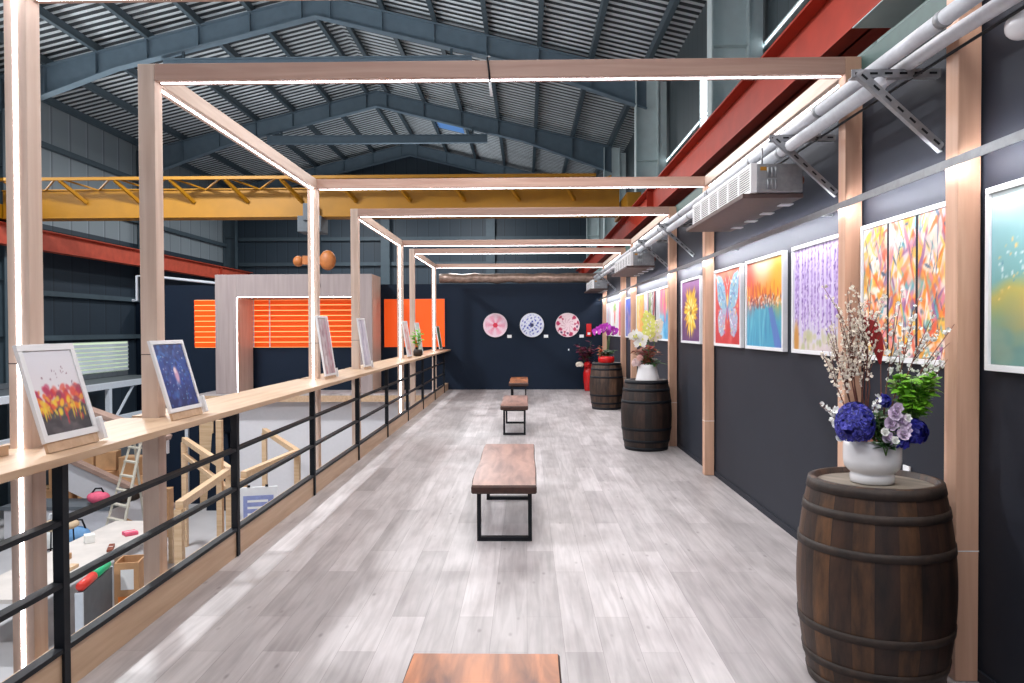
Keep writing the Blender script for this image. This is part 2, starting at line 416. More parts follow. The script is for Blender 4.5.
# ------------------------------------------------------------------ roof
SL = .245; XRIDGE = -5.1; ZR = 9.95          # underside of the deck at the ridge
def roof_z(x): return ZR - SL*abs(x-XRIDGE)
ce = struct(thing('ceiling', 'corrugated metal roof deck on purlins above the hall', 'roof'))
del ce['category']
pan = MB(); rib = MB()
p = .27
for x0, x1 in ((XRIDGE, -13.6), (XRIDGE, 3.6)):
    z0, z1 = roof_z(x0), roof_z(x1)
    y = -4.2
    while y < 35.3:
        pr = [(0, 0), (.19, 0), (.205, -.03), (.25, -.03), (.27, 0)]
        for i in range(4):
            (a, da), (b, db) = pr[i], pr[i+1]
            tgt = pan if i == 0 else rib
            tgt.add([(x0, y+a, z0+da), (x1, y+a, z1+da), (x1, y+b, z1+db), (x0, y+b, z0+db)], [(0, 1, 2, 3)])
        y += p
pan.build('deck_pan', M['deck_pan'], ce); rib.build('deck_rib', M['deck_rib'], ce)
cov = MB()
cov.prism([(-13.6, roof_z(-13.6)+.05), (XRIDGE, ZR+.05), (3.6, roof_z(3.6)+.05), (3.6, roof_z(3.6)+.1), (XRIDGE, ZR+.1), (-13.6, roof_z(-13.6)+.1)], -4.2, 35.3, 'y')
cov.build('roof_cover', M['darkgrey'], ce)
for s_ in (-1, 1):
    for k in range(7):
        x = XRIDGE + s_*(.35 + 1.27*k)
        z = roof_z(x) - .04
        b = MB(); b.box(x-.035, x+.035, -4.2, 35.2, z-.2, z-.001); b.box(x-.035, x+.075, -4.2, 35.2, z-.215, z-.2)
        b.build('purlin', M['steelblue'], ce)
for (x, y0, y1) in ((-2.9, 28, 30.5),):
    z = roof_z(x); dx = .5
    sk = MB(); sk.add([(x-dx, y0, roof_z(x-dx)-.045), (x+dx, y0, roof_z(x+dx)-.045), (x+dx, y1, roof_z(x+dx)-.045), (x-dx, y1, roof_z(x-dx)-.045),
                       (x-dx, y0, roof_z(x-dx)-.03), (x+dx, y0, roof_z(x+dx)-.03), (x+dx, y1, roof_z(x+dx)-.03), (x-dx, y1, roof_z(x-dx)-.03)],
                      [(0, 1, 2, 3), (7, 6, 5, 4), (0, 4, 5, 1), (1, 5, 6, 2), (2, 6, 7, 3), (3, 7, 4, 0)])
    sk.build('skylight', M['skylight'], ce)

# steel portal frames: two columns, two rafters, a collar tie
def portal(y, label):
    t = thing('roof_frame', label, 'steel frame', (0, y, 0), 0)
    drop = .26
    for s_ in (-1, 1):
        xe = 2.95 if s_ > 0 else -13.1
        d0, d1 = .5, .85                     # web depth at ridge and at the haunch
        zt0, zt1 = roof_z(XRIDGE)-drop, roof_z(xe)-drop
        r = MB()
        L = abs(xe-XRIDGE)
        web = [(XRIDGE, zt0), (xe, zt1), (xe, zt1-d1), (XRIDGE+s_*L*.62, roof_z(XRIDGE+s_*L*.62)-drop-.5), (XRIDGE, zt0-d0)]
        if s_ < 0: web = web[::-1]
        r.prism(web, -.012, .012, 'y')
        r.bar((XRIDGE, 0, zt0), (xe, 0, zt1), .26, .025)
        xm = XRIDGE+s_*L*.62; zm = roof_z(xm)-drop-.5
        r.bar((XRIDGE, 0, zt0-d0), (xm, 0, zm), .26, .025); r.bar((xm, 0, zm), (xe, 0, zt1-d1), .26, .025)
        rf = r.build('rafter', M['rafterblue'], t)
        g = MB()
        for k in range(7):
            x = XRIDGE+s_*(.35+1.27*k)
            if abs(x-XRIDGE) > L-.1: break
            dd = d0 if abs(x-XRIDGE) < .62*L else d0+(d1-d0)*(abs(x-XRIDGE)/L-.62)/.38
            z = roof_z(x)-drop
            g.box(x-.008, x+.008, -.12, .12, z-dd, z)
        g.build('stiffener_plates', M['rafterblue'], rf)
        c = MB(); zc_ = zt1-.01; cx = xe
        c.box(cx-.26, cx+.26, -.01, .01, GZ, zc_)
        c.box(cx-.275, cx-.25, -.14, .14, GZ, zc_); c.box(cx+.25, cx+.275, -.14, .14, GZ, zc_)
        for z in (0, 1.4, 2.8, 4.2, 5.6): c.box(cx-.26, cx+.26, -.14, .14, z, z+.015)
        c.build('column', M['columnblue'] if s_ > 0 else M['steelblue'], t)
        if s_ > 0:
            MB().box(3.24, 3.42, -.1, .1, GZ, zc_-.2).build('wall_post', M['columnblue'], t)
            MB().box(3.226, 3.239, -.08, .08, 5.4, 5.7).build('spacer', M['columnblue'], t)
        hh = MB(); hh.box(XRIDGE+s_*3.3-.03, XRIDGE+s_*3.3+.03, -.03, .03, 8.2, roof_z(XRIDGE+3.3)-drop-.45); hh.build('tie_hanger', M['steelblue'], t)
    ct = MB(); ct.box(XRIDGE-3.8, XRIDGE+3.8, -.09, .09, 8.17, 8.2); ct.box(XRIDGE-3.8, XRIDGE+3.8, -.09, .09, 7.92, 7.95); ct.box(XRIDGE-3.8, XRIDGE+3.8, -.01, .01, 7.95, 8.17)
    ct.build('collar_tie', M['rafterblue'], t)
    return t
portal(11.3, 'blue-grey steel portal whose pale right column stands nearest, beside the red runway beam')
portal(18.9, 'blue-grey steel portal just before the yellow crane, its tie just above the first lit frame')
portal(26.5, 'blue-grey steel portal just beyond the yellow crane, seen inside the first lit frame')
portal(34.0, 'blue-grey steel portal deepest in the hall, against the far gable')

# crane runways
def runway(x, label, z0=3.62, paint='red'):
    t = thing('crane_runway_beam', label, 'beam', (x, 0, z0))
    h = .52
    b = MB(); b.box(-.012, .012, -4, 35, 0, h); b.box(-.14, .14, -4, 35, 0, .02); b.box(-.14, .14, -4, 35, h-.02, h)
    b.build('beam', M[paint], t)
    if x > 0: MB().box(-.138, .138, -4, 5.4, -.006, -.001).build('pale_flange', M['columnblue'], t)  # thin pale plate under the near stretch of the bottom flange
    r = MB(); r.box(-.03, .03, -4, 35, h, h+.05); r.build('rail', M['black'], t)
    s = MB()
    for k in range(3):
        y = -2.6+17*k+.1; s.box(-.13, .13, y-.006, y+.006, .02, h-.02)
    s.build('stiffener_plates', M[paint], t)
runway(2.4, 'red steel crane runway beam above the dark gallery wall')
runway(-12.6, 'red steel crane runway beam in a lit tone along the far left wall of the hall', paint='red_lit')

# overhead crane
t = thing('overhead_crane', 'yellow overhead travelling crane girder spanning the hall beyond the lit frames', 'crane', (0, 18.3, 4.19))
b = MB(); b.box(-12.4, 2.2, -.2, .2, .02, .66); b.box(-12.4, 2.2, -.24, .24, 0, .03); b.box(-12.4, 2.2, -.24, .24, .65, .68)
b.build('girder', M['yellow'], t, .01)
w = MB(); w.box(-12.4, 1.6, -.75, -.68, .80, .87); w.box(-12.4, 1.6, .28, .9, .74, .78)
w.build('walkway', M['yellow'], t)
tr = MB()
for k in range(11):
    x = -12+1.28*k
    tr.bar((x, -.72, .8), (x+.34, -.22, .36), .07, .07)
    tr.bar((x+.1, -.7, .82), (x+.62, -.2, .66), .035, .035); tr.bar((x+1.15, -.7, .82), (x+.62, -.2, .66), .035, .035)
tr.build('brackets', M['yellow'], t)
for x in (-12.6, 2.4):
    e = MB(); e.box(x-.16, x+.16, -1.2, 1.2, .02, .36); e.build('end_truck', M['yellow'], t, .01)
    for y in (-.95, .95):
        wl = MB(); wl.tube([(x-.06, y, .09), (x+.06, y, .09)], .085, 14); wl.build('wheel', M['black'], t)
h = MB(); h.box(-5.35, -4.78, -.32, .3, -.36, .02); h.box(-5.2, -4.9, -.38, .34, -.1, .3); h.build('hoist', M['darkgrey'], t, .02)
rp = MB()
for dx in (-.12, .12): rp.tube([(-5.06+dx, 0, -.35), (-5.06+dx, 0, -1.0)], .012, 6)
rp.build('wire_rope', M['black'], t)
hb = MB(); hb.ball((-5.42, 0, -1.02), .13, n=14, m=10); hb.ball((-4.72, 0, -1.0), .2, n=14, m=10, sc=(1, .7, 1.2))
hb.box(-5.3, -4.85, -.09, .09, -1.1, -.9); hb = hb.build('hook_block', plain('hook_orange', (186, 112, 58), .5), t)
hk = MB(); hk.tube([(-5.06, 0, -1.1), (-5.06, 0, -1.4), (-4.98, 0, -1.52), (-5.06, 0, -1.62), (-5.16, 0, -1.56)], [.035, .04, .045, .04, .02], 8); hk.build('hook', M['darkgrey'], t)

# ------------------------------------------------------------------ lit timber frames
frame_labels = [
    'lit timber box frame around the nearest left post, mostly above and behind the viewer',
    'large lit timber box frame standing in front, its white light line across the top',
    'lit timber box frame second in line, seen through the front one',
    'smallest lit timber box frame, closest to the navy back wall',
]
H = 3.025; S = .1
def strip(mb, x0, x1, y0, y1, z0, z1): mb.box(x0, x1, y0, y1, z0, z1)
def box_frame(y0, y1, label):
    t = thing('lit_pergola', label, 'light frame', (0, y0, 0), 0)
    D = y1-y0
    def part(name, bx, mat, st):
        p_ = MB().box(*bx).build(name, mat, t, .004)
        if name == 'post':
            z = 1.4 if bx[0] < 0 else .57; q = .0006
            MB().box(bx[0]-q, bx[1]+q, bx[2]-q, bx[3]+q, z, z+.005).build('joint', M['brownpan'] if bx[0] < 0 else M['card'], p_)
        if st:
            l = MB().box(*st).build('led_strip', M['led'], p_)
    w = .008; e = .003
    xl, xr = XL-S/2, XR+S/2
    part('post', (XL-S, XL, 0, S, GZ+.002, H+S), M['frame'], (xl-w, xl+w, S, S+e, -2.6, H-.01))
    part('post', (XL-S, XL, D, D+S, GZ+.002, H+S), M['frame'], (xl-w, xl+w, D-e, D, -2.6, H-.01))
    part('post', (XR, XR+S, 0, S, .002, H+S), M['post_red'], None)
    part('post', (XR, XR+S, D, D+S, .002, H+S), M['post_red'], None)
    part('cross_beam', (XL+.001, XR-.001, 0, S, H, H+S), M['frame_x'], (XL+.02, XR-.01, S/2-w, S/2+w, H-e, H))
    part('cross_beam', (XL+.001, XR-.001, D, D+S, H, H+S), M['frame_x'], (XL+.02, XR-.01, D+S/2-w, D+S/2+w, H-e, H))
    part('side_beam', (XL-S, XL, S+.001, D-.001, H, H+S), M['frame_y'], (xl-w, xl+w, S+.01, D-.01, H-e, H))
    part('side_beam', (XR, XR+S, S+.001, D-.001, H, H+S), M['frame_y'], (xr-w, xr+w, S+.01, D-.01, H-e, H))
for (y0, y1), lb in zip(((-.25, 3.37), (4.545, 8.08), (10.07, 13.7), (15.15, 18.74)), frame_labels): box_frame(y0, y1, lb)
t = thing('hanging_cable', 'thin dark cable with pale end hanging over the front frame beam', 'cable', (-.21, 4.53, 3.0))
MB().tube([(0, .06, .16), (-.01, -.008, .132), (0, -.008, .05), (.004, -.006, -.01)], .006, 6).build('wire', M['black'], t)
MB().tube([(.004, -.006, -.01), (.012, -.006, -.09)], .009, 6).build('plug', M['white'], t)

# ------------------------------------------------------------------ railing and ledge
t = thing('guard_railing', 'black steel railing with flat bars along the open edge of the gallery', 'railing')
for k in range(9):
    y = 3.28+1.905*k-(.065 if k == 0 else 0)
    MB().box(-2.012, -1.966, y, y+.046, .176, .988).box(-1.979, -1.966, y, y+.046, .004, .176).build('post', M['black'], t, .002)
for z in (.174, .455, .72):
    MB().box(-2.02, -1.97, -1.0, 18.6, z, z+.022).build('rail', M['black'], t, .002)
t = thing('wooden_ledge', 'long pale wooden ledge on top of the black railing', 'ledge', (0, 0, .99))
MB().box(-2.194, -1.915, -1.2, YB-.003, 0, .035).build('ledge_board', M['shelf'], t, .003)
MB().box(-2.193, -2.175, -1.2, 3.19, .036, .08).build('back_lip', M['shelf'], t, .002)
ya = -1.2
for pa in (-.25, 3.37, 4.545, 8.08, 10.07, 13.7, 15.15, 18.74, YB-.003):
    if pa-.006 > ya: MB().box(-2.41, -2.1945, ya, pa-.006, 0, .035).build('rear_board', M['shelf'], t, .002)
    ya = pa+S+.006

# ------------------------------------------------------------------ light track, pipes, brackets, air handlers
t = thing('light_track', 'long grey light trough running along the wall above the paintings', 'light', (0, 0, 2.262))
MB().box(1.816, 1.856, -1, YB-.05, .0, .008).box(1.816, 1.820, -1, YB-.05, -.031, .0).build('trough', M['galv'], t, 0)
MB().box(1.849, 1.855, -1, YB-.05, -.0125, -.0005).build('led_strip', M['led_soft'], t)
ar = MB()
for y in np.arange(.6, 19.4, 2.2):
    if min(abs(y-q) for q in (3.42, 4.59, 8.13, 10.12, 13.75, 15.2, 18.79)) > .12: ar.box(1.856, XW-.002, y, y+.02, .002, .012)
ar.build('mounting_arms', M['galv'], t)

def pipe(name, label, pts, r, mat='pipewrap'):
    t = thing(name, label, 'pipe', pts[0])
    p0 = Vector(pts[0]); q = [Vector(p_)-p0 for p_ in pts]
    MB().tube(q, r, 14).build('insulation', M[mat], t, 0)
    d = (q[-1]-q[0]); n = max(2, int(d.length/1.3))
    for k in range(1, n):
        a = q[0]+d*(k/n)
        if len(q) == 2: MB().tube([a-d.normalized()*.02, a+d.normalized()*.02], r+.003, 14).build('tape_band', M['galv'], t)
pipe('insulated_pipe', 'upper white insulated pipe lying on the wall brackets, farther from the wall', [(1.72, -.8, 2.815), (1.72, 19.3, 2.815)], .034)
pipe('insulated_pipe', 'lower white insulated pipe beside the dark wall, above the brackets', [(1.83, -.8, 2.75), (1.83, 2.4, 2.77), (1.825, 3.4, 2.80), (1.82, 19.3, 2.80)], .032)
pipe('cable_tray', 'white flat conduit slung just under the brackets, leading to the air handlers', [(1.68, 3.7, 2.70), (1.68, 19.2, 2.70)], .036)
pipe('black_cable', 'thin black cable sagging beneath the white pipes', [(1.852, -.8, 2.715), (1.852, 2.4, 2.73), (1.852, 3.7, 2.742), (1.852, 9, 2.742)], .007, 'black')
t = thing('spot_lamp', 'white round lamp end at the upper right beside the dark wall', 'lamp', (1.913, 3.0, 2.66))
MB().ball((0, 0, .05), .058, None, 20, 14, (1, 1.6, 1)).build('lamp_body', M['ceramic'], t)
MB().tube([(.04, 0, .05), (.064, 0, .05)], .015, 8).build('wall_arm', M['galv'], t)

br_lab = ['slotted metal wall bracket nearest, between the two nearest timber posts',
          'slotted metal wall bracket just before the nearest air handler',
          'slotted metal wall bracket just past the nearest air handler',
          'slotted metal wall bracket just before the middle air handler',
          'slotted metal wall bracket farthest, by the small far air handler']
for y, lb in zip((3.72, 4.96, 9.1, 10.75, 17.0), br_lab):
    t = thing('wall_bracket', lb, 'bracket', (XW-.003, y, 2.757))
    def angle_bar(a, b):
        m_ = MB(); a = Vector(a); b = Vector(b)
        m_.bar(a, b, .004, .04, up=(0, 0, 1) if abs((b-a).z) < .1 else (1, 0, .8))
        m_.bar(a+Vector((0, .02, -.018)), b+Vector((0, .02, -.018)), .04, .004, up=(0, 0, 1) if abs((b-a).z) < .1 else (1, 0, .8))
        return m_
    def slots(a, b, n):
        s_ = MB(); a = Vector(a); b = Vector(b)
        for k in range(n):
            c = a+(b-a)*((k+.5)/n); d_ = (b-a).normalized()*.018
            s_.bar(c-d_+Vector((0, -.0035, 0)), c+d_+Vector((0, -.0035, 0)), .002, .01, up=(0, 0, 1) if abs((b-a).z) < .1 else (1, 0, .8))
        return s_
    a, b = (0, 0, 0), (-.42, 0, 0)
    ab = angle_bar(a, b).build('arm', M['galv'], t); slots(a, b, 6).build('slots', M['black'], ab)
    a, b = (-.005, -.03, -.36), (-.40, -.03, .0)
    st = angle_bar(a, b).build('strut', M['galv'], t); slots(a, b, 7).build('slots', M['black'], st)

def air_handler(y, L, label):
    t = thing('air_handler', label, 'air handler', (1.5, y, 2.42))
    MB().box(.03, .33, 0, L, .02, .21).build('casing', M['galv'], t, .006)
    MB().box(-.06, .34, .02, L+.04, -.012, .018).build('drip_pan', M['brownpan'], t, .004)
    g = MB(); g.box(-.012, .028, .0, L, .02, .045); g.box(-.012, .028, .0, L, .19, .215)
    n = 6
    for k in range(n+1):
        yy = (L-.03)*k/n; g.box(-.012, .028, yy, yy+.03, .045, .19)
    gr = g.build('grille', M['white'], t, .002)
    s = MB()
    for k in range(9):
        z = .052+.0155*k; s.box(-.010, -.005, .03, L-.03, z, z+.007)
    s.build('grille_bars', M['white'], gr)
    MB().box(-.001, .0285, .03, L-.03, .045, .19).build('grille_back', M['black'], gr)
    v = MB()
    for zz in (.045, .125):
        for xx in (.10, .125, .15): v.tube([(xx, -.006, zz), (xx, -.006, zz+.06)], .008, 8)
    v.box(.05, .09, -.002, -.0003, .165, .19, M['yellow'])
    v.mats = [M['galv'], M['yellow']]; v.mi = [1 if k == 1 else 0 for k in range(0)] or [0]*(len(v.f)-6)+[1]*6
    v.build('end_plate_fittings', None, t)
    for yy in (.06, L-.06):
        MB().tube([(.08, yy, .211), (.08, yy, .325)], .006, 6).build('hanger_rod', M['galv'], t)
        MB().tube([(.3, yy, .211), (.3, yy, .33)], .006, 6).build('hanger_rod', M['galv'], t)
    for k in range(4): MB().box(.27, .355, .25+k*L*.23, .25+k*L*.23+.09, -.02, -.0125).build('pale_louvre', M['white'], t)
    MB().ball((.325, .06, .11), .036, n=10, m=8).tube([(.335, .06, .11), (.34, .3, .08), (.34, .9, .05)], .014, 8).build('drain_pipe', M['rust'], t)
air_handler(5.13, 1.78, 'large nearest ceiling-hung air handler with white grille by the wall')
air_handler(11.0, 1.95, 'middle ceiling-hung air handler above the white orchid vase')
air_handler(17.3, 1.7, 'farthest small-looking air handler by the back wall corner')

# insulated duct lying on top of the back wall
t = thing('insulated_duct', 'crinkled brown foil duct lying along the top of the navy back wall', 'duct', (-2.2, YB+.05, 2.822))
pts = [(4.15*k/14, .02*math.sin(k*1.7), .012*math.sin(k*2.3)) for k in range(15)]
MB().tube(pts, [.12+.012*math.sin(k*2.9) for k in range(15)], 14).build('duct_wrap', M['foil'], t)
t = thing('white_conduit', 'thin white pipe stepping up and along above the far left navy wall', 'pipe', (-9.9, YB-.05, 2.3))
MB().tube([(-.12, 0, 0), (0, 0, 0), (0, 0, .62), (.3, 0, .62), (2.1, 0, .42), (2.6, 0, .42)], .035, 8).build('conduit', M['lightsteel'], t)
# ------------------------------------------------------------------ painted canvases (colours of the artworks themselves)
def noise2(w, h, sx, sy, rng, oct=3):
    out = np.zeros((h, w))
    amp = 1; tot = 0
    for o_ in range(oct):
        gx, gy = max(2, int(sx*2**o_))+2, max(2, int(sy*2**o_))+2
        g = rng.random((gy, gx))
        x = np.linspace(0, gx-1.001, w); y = np.linspace(0, gy-1.001, h)
        xi = x.astype(int); yi = y.astype(int); fx = x-xi; fy = (y-yi)[:, None]
        fx = fx*fx*(3-2*fx); fy = fy*fy*(3-2*fy)
        a = g[yi][:, xi]*(1-fx)+g[yi][:, xi+1]*fx; b = g[yi+1][:, xi]*(1-fx)+g[yi+1][:, xi+1]*fx
        out += amp*(a*(1-fy)+b*fy); tot += amp; amp *= .5
    return out/tot
class Art:
    def __init__(s, w, h, seed, stops):
        s.w, s.h = w, h; s.r = np.random.default_rng(seed)
        s.u, s.v = np.meshgrid(np.linspace(0, 1, w), np.linspace(0, 1, h)); s.asp = 1
        ps = [p_ for p_, c in stops]
        vv = np.clip(s.v+(noise2(w, h, 4, 4, s.r)-.5)*.12, 0, 1)
        s.im = np.stack([np.interp(vv, ps, [c[i] for p_, c in stops]) for i in range(3)], -1)
    def blend(s, mask, col):
        m = np.clip(mask, 0, 1)[..., None]; s.im = s.im*(1-m)+np.array(col, float)*m
    def blob(s, cx, cy, rx, ry, col, ang=0, soft=.3, a=1):
        dx, dy = s.u-cx, s.v-cy; c, n = math.cos(ang), math.sin(ang)
        d = np.sqrt(((dx*c+dy*n)/rx)**2+((-dx*n+dy*c)/ry)**2)
        s.blend(a*np.clip((1-d)/soft+.5, 0, 1), col)
    def strokes(s, n, box, rx, ry, cols, ang=(-.3, .3), soft=.5, a=(.6, 1)):
        for _ in range(n):
            s.blob(s.r.uniform(box[0], box[1]), s.r.uniform(box[2], box[3]), rx*s.r.uniform(.5, 1.4), ry*s.r.uniform(.5, 1.4),
                   cols[s.r.integers(len(cols))], s.r.uniform(*ang), soft, s.r.uniform(*a))
    def poly(s, pts, col, soft=.01, a=1):
        ins = np.zeros(s.u.shape, bool); n = len(pts)
        for i in range(n):
            (x0, y0), (x1, y1) = pts[i], pts[(i+1) % n]
            c = ((y0 > s.v) != (y1 > s.v)) & (s.u < (x1-x0)*(s.v-y0)/((y1-y0) or 1e-9)+x0)
            ins ^= c
        s.blend(ins*a, col)
    def col(s):
        c = np.clip(s.im, 0, 255)/255
        return np.where(c <= .04045, c/12.92, ((c+.055)/1.055)**2.4).reshape(-1, 3)
def canvas_mb(W, Hh, art, x0=0, z0=0, y=0, th=.012):
    """A canvas board: a painted front face at -y with real edges and back."""
    mb = MB(); w, h = art.w, art.h
    vs = [(x0+W*i/(w-1), y, z0+Hh*j/(h-1)) for j in range(h) for i in range(w)]
    fs = [(j*w+i, j*w+i+1, (j+1)*w+i+1, (j+1)*w+i) for j in range(h-1) for i in range(w-1)]
    mb.add(vs, fs)
    cols = [art.col()]
    b = [(x0, y+th, z0), (x0+W, y+th, z0), (x0+W, y+th, z0+Hh), (x0, y+th, z0+Hh)]
    f = [(x0, y, z0), (x0+W, y, z0), (x0+W, y, z0+Hh), (x0, y, z0+Hh)]
    mb.add(f+b, [(7, 6, 5, 4), (0, 4, 5, 1), (1, 5, 6, 2), (2, 6, 7, 3), (3, 7, 4, 0)])
    cols.append(np.full((8, 3), .8)); mb.col = np.concatenate(cols)
    return mb
def frame_mb(W, Hh, fw, d, y0=0):
    return MB().box(0, W, y0, d, 0, fw).box(0, W, y0, d, Hh-fw, Hh).box(0, fw, y0, d, fw, Hh-fw).box(W-fw, W, y0, d, fw, Hh-fw)

def art_butterfly():
    a = Art(110, 84, 3, [(0, (196, 44, 48)), (.5, (214, 84, 84)), (.8, (226, 90, 70)), (1, (236, 150, 120))])
    a.strokes(60, (0, 1, 0, 1), .06, .1, [(206, 60, 60), (226, 110, 110), (190, 40, 50), (222, 140, 130)], a=(.2, .5))
    for s in (-1, 1):
        P = lambda pts: [(.5+s*x, y) for x, y in pts]
        a.poly(P([(.02, .5), (.1, .78), (.24, .93), (.40, .97), (.44, .86), (.40, .62), (.30, .50), (.12, .46)]), (140, 184, 204))
        a.poly(P([(.02, .5), (.12, .48), (.3, .48), (.40, .36), (.36, .18), (.26, .09), (.16, .12), (.10, .28)]), (170, 176, 200))
        for k in range(16):
            t = k/15; x = .08+.3*t
            a.blob(.5+s*(.10+.28*t), .60+.30*t-.02, .012, .13, [(60, 116, 170), (70, 150, 190), (40, 70, 120), (240, 240, 244)][k % 4], -s*(.55+.3*t), .5)
        a.strokes(60, (min(.5+s*.1, .5+s*.36), max(.5+s*.1, .5+s*.36), .14, .46), .014, .016, [(90, 150, 190), (232, 196, 110), (170, 120, 190), (248, 248, 250), (110, 180, 170), (222, 120, 150)])
        a.strokes(34, (min(.5+s*.12, .5+s*.38), max(.5+s*.12, .5+s*.38), .5, .88), .014, .02, [(70, 140, 190), (232, 206, 130), (250, 250, 250), (120, 90, 160)])
        for k in range(8): a.blob(.5+s*.02*k*.6, .76+.02*k, .006, .02, (235, 235, 235), -s*.5)
    a.blob(.5, .5, .022, .22, (226, 190, 120)); a.blob(.5, .6, .03, .07, (236, 206, 130)); a.blob(.5, .42, .028, .1, (150, 110, 170))
    return a
def art_sun():
    a = Art(90, 74, 5, [(0, (104, 62, 110)), (.5, (122, 74, 126)), (1, (150, 104, 150))])
    a.strokes(40, (0, 1, 0, 1), .08, .1, [(94, 54, 104), (140, 92, 140), (112, 70, 128)], a=(.2, .5))
    for k in range(60):
        t = 2*PI*k/60+a.r.uniform(-.05, .05); L = a.r.uniform(.24, .44)
        c = [(240, 190, 30), (250, 214, 60), (226, 160, 20), (248, 226, 120), (206, 140, 30)][k % 5]
        a.blob(.5+.5*L*math.cos(t)*.98, .5+.5*L*math.sin(t)*1.1, L*.5, .028, c, t, .4)
    for k in range(26):
        t = 2*PI*k/26; a.blob(.5+.1*math.cos(t), .5+.12*math.sin(t), .1, .03, [(252, 226, 110), (240, 180, 30), (250, 240, 180)][k % 3], t, .5)
    a.blob(.5, .5, .06, .07, (150, 104, 40)); a.blob(.5, .52, .03, .035, (226, 180, 60))
    return a
def art_sunset():
    a = Art(96, 74, 8, [(0, (64, 150, 184)), (.45, (78, 170, 196)), (.5, (150, 120, 120)), (.56, (230, 120, 50)), (.75, (244, 170, 90)), (1, (250, 214, 150))])
    a.blob(.05, .8, .22, .35, (232, 84, 84), 0, 1, .8); a.blob(.95, .72, .3, .3, (246, 178, 40), 0, 1, .8); a.blob(.45, .95, .25, .2, (252, 230, 200), 0, 1, .7)
    a.strokes(70, (0, 1, .5, .72), .012, .07, [(240, 140, 30), (230, 90, 40), (250, 190, 60), (206, 90, 60)], ang=(-.1, .1))
    a.strokes(190, (0, 1, .44, .6), .011, .016, [(230, 210, 190), (120, 60, 70), (190, 90, 60), (250, 240, 230), (90, 100, 140)])
    a.strokes(40, (0, 1, 0, .42), .02, .14, [(70, 160, 190), (90, 190, 206), (56, 132, 176), (120, 196, 210)], ang=(-.15, .15), a=(.3, .7))
    a.poly([(.62, .44), (.74, .44), (.98, .0), (.8, .0)], (92, 110, 190), a=.7)
    return a
def art_wisteria():
    a = Art(110, 84, 11, [(0, (206, 190, 190)), (.12, (206, 200, 216)), (.5, (216, 204, 234)), (1, (226, 216, 240))])
    for k in range(15):
        x = (k+.5)/15+a.r.uniform(-.015, .015); bot = a.r.uniform(.08, .3)
        a.blob(x, (1+bot)/2, .021, (1-bot)/2, (176, 146, 208), 0, .5, .9)
        a.strokes(54, (x-.022, x+.022, bot, 1), .009, .014, [(120, 82, 166), (150, 112, 196), (206, 186, 232), (98, 64, 148), (236, 226, 246)])
    a.strokes(40, (0, 1, 0, .16), .03, .05, [(170, 176, 120), (196, 190, 150), (214, 204, 200)], a=(.4, .8))
    a.blob(.05, .1, .05, .16, (196, 136, 60), 0, .8); a.blob(.93, .1, .1, .08, (180, 190, 130), 0, .8)
    return a
def art_abstract(seed, cols, base, n=150):
    a = Art(46, 92, seed, base)
    a.strokes(n//2, (0, 1, 0, 1), .26, .05, cols, ang=(-.7, .7), soft=.6, a=(.4, .9))
    a.strokes(n//2, (0, 1, 0, 1), .16, .032, cols, ang=(-.9, .9), soft=.5)
    a.strokes(n//3, (0, 1, 0, 1), .08, .016, [(250, 246, 240), (60, 90, 120), (236, 196, 90)], ang=(-1.5, 1.5), soft=.6)
    return a
FLOR = [(238, 150, 40), (244, 190, 60), (226, 90, 60), (230, 130, 150), (246, 226, 210), (80, 170, 180), (236, 200, 190), (250, 240, 230), (150, 100, 150), (236, 110, 50)]
def art_splash():
    a = Art(90, 80, 21, [(0, (104, 140, 132)), (.25, (130, 160, 130)), (.42, (190, 176, 90)), (.52, (120, 176, 176)), (.75, (150, 200, 204)), (1, (226, 240, 238))])
    a.blob(.7, .3, .42, .16, (232, 156, 50), .1, 1.2, .9); a.blob(.62, .36, .2, .1, (240, 140, 40), .2, 1, .9)
    a.strokes(26, (.3, .8, .45, .6), .09, .03, [(70, 140, 160), (96, 170, 180), (60, 120, 150)], ang=(-.6, .9), a=(.4, .8))
    a.strokes(120, (.05, .9, .36, .75), .007, .01, [(240, 246, 246), (90, 150, 170), (250, 210, 120), (230, 240, 240)])
    a.strokes(24, (0, .7, 0, .2), .1, .05, [(110, 150, 140), (90, 130, 130), (140, 160, 140)], a=(.3, .6))
    return a
def art_bars(seed, cols, base, vertical=True, n=14):
    a = Art(56, 56, seed, base)
    for k in range(n):
        x = (k+.5)/n
        a.blob(x+a.r.uniform(-.02, .02), a.r.uniform(.35, .65), .6/n, a.r.uniform(.4, .7), cols[a.r.integers(len(cols))], a.r.uniform(-.06, .06), .4, a.r.uniform(.6, 1))
    a.strokes(60, (0, 1, 0, 1), .03, .05, cols, a=(.3, .8))
    return a
def art_pinkbottle():
    a = Art(60, 56, 31, [(0, (170, 206, 226)), (.45, (150, 200, 224)), (.55, (200, 160, 170)), (1, (238, 170, 160))])
    a.blob(.55, .25, .25, .3, (70, 160, 206), 0, .5); a.strokes(30, (.0, 1, .5, 1), .04, .2, [(236, 130, 130), (226, 96, 160), (120, 150, 80), (246, 196, 120)], ang=(-.1, .1)); a.strokes(14, (.3, .8, .0, .4), .03, .1, [(60, 150, 206), (120, 190, 226)])
    return a
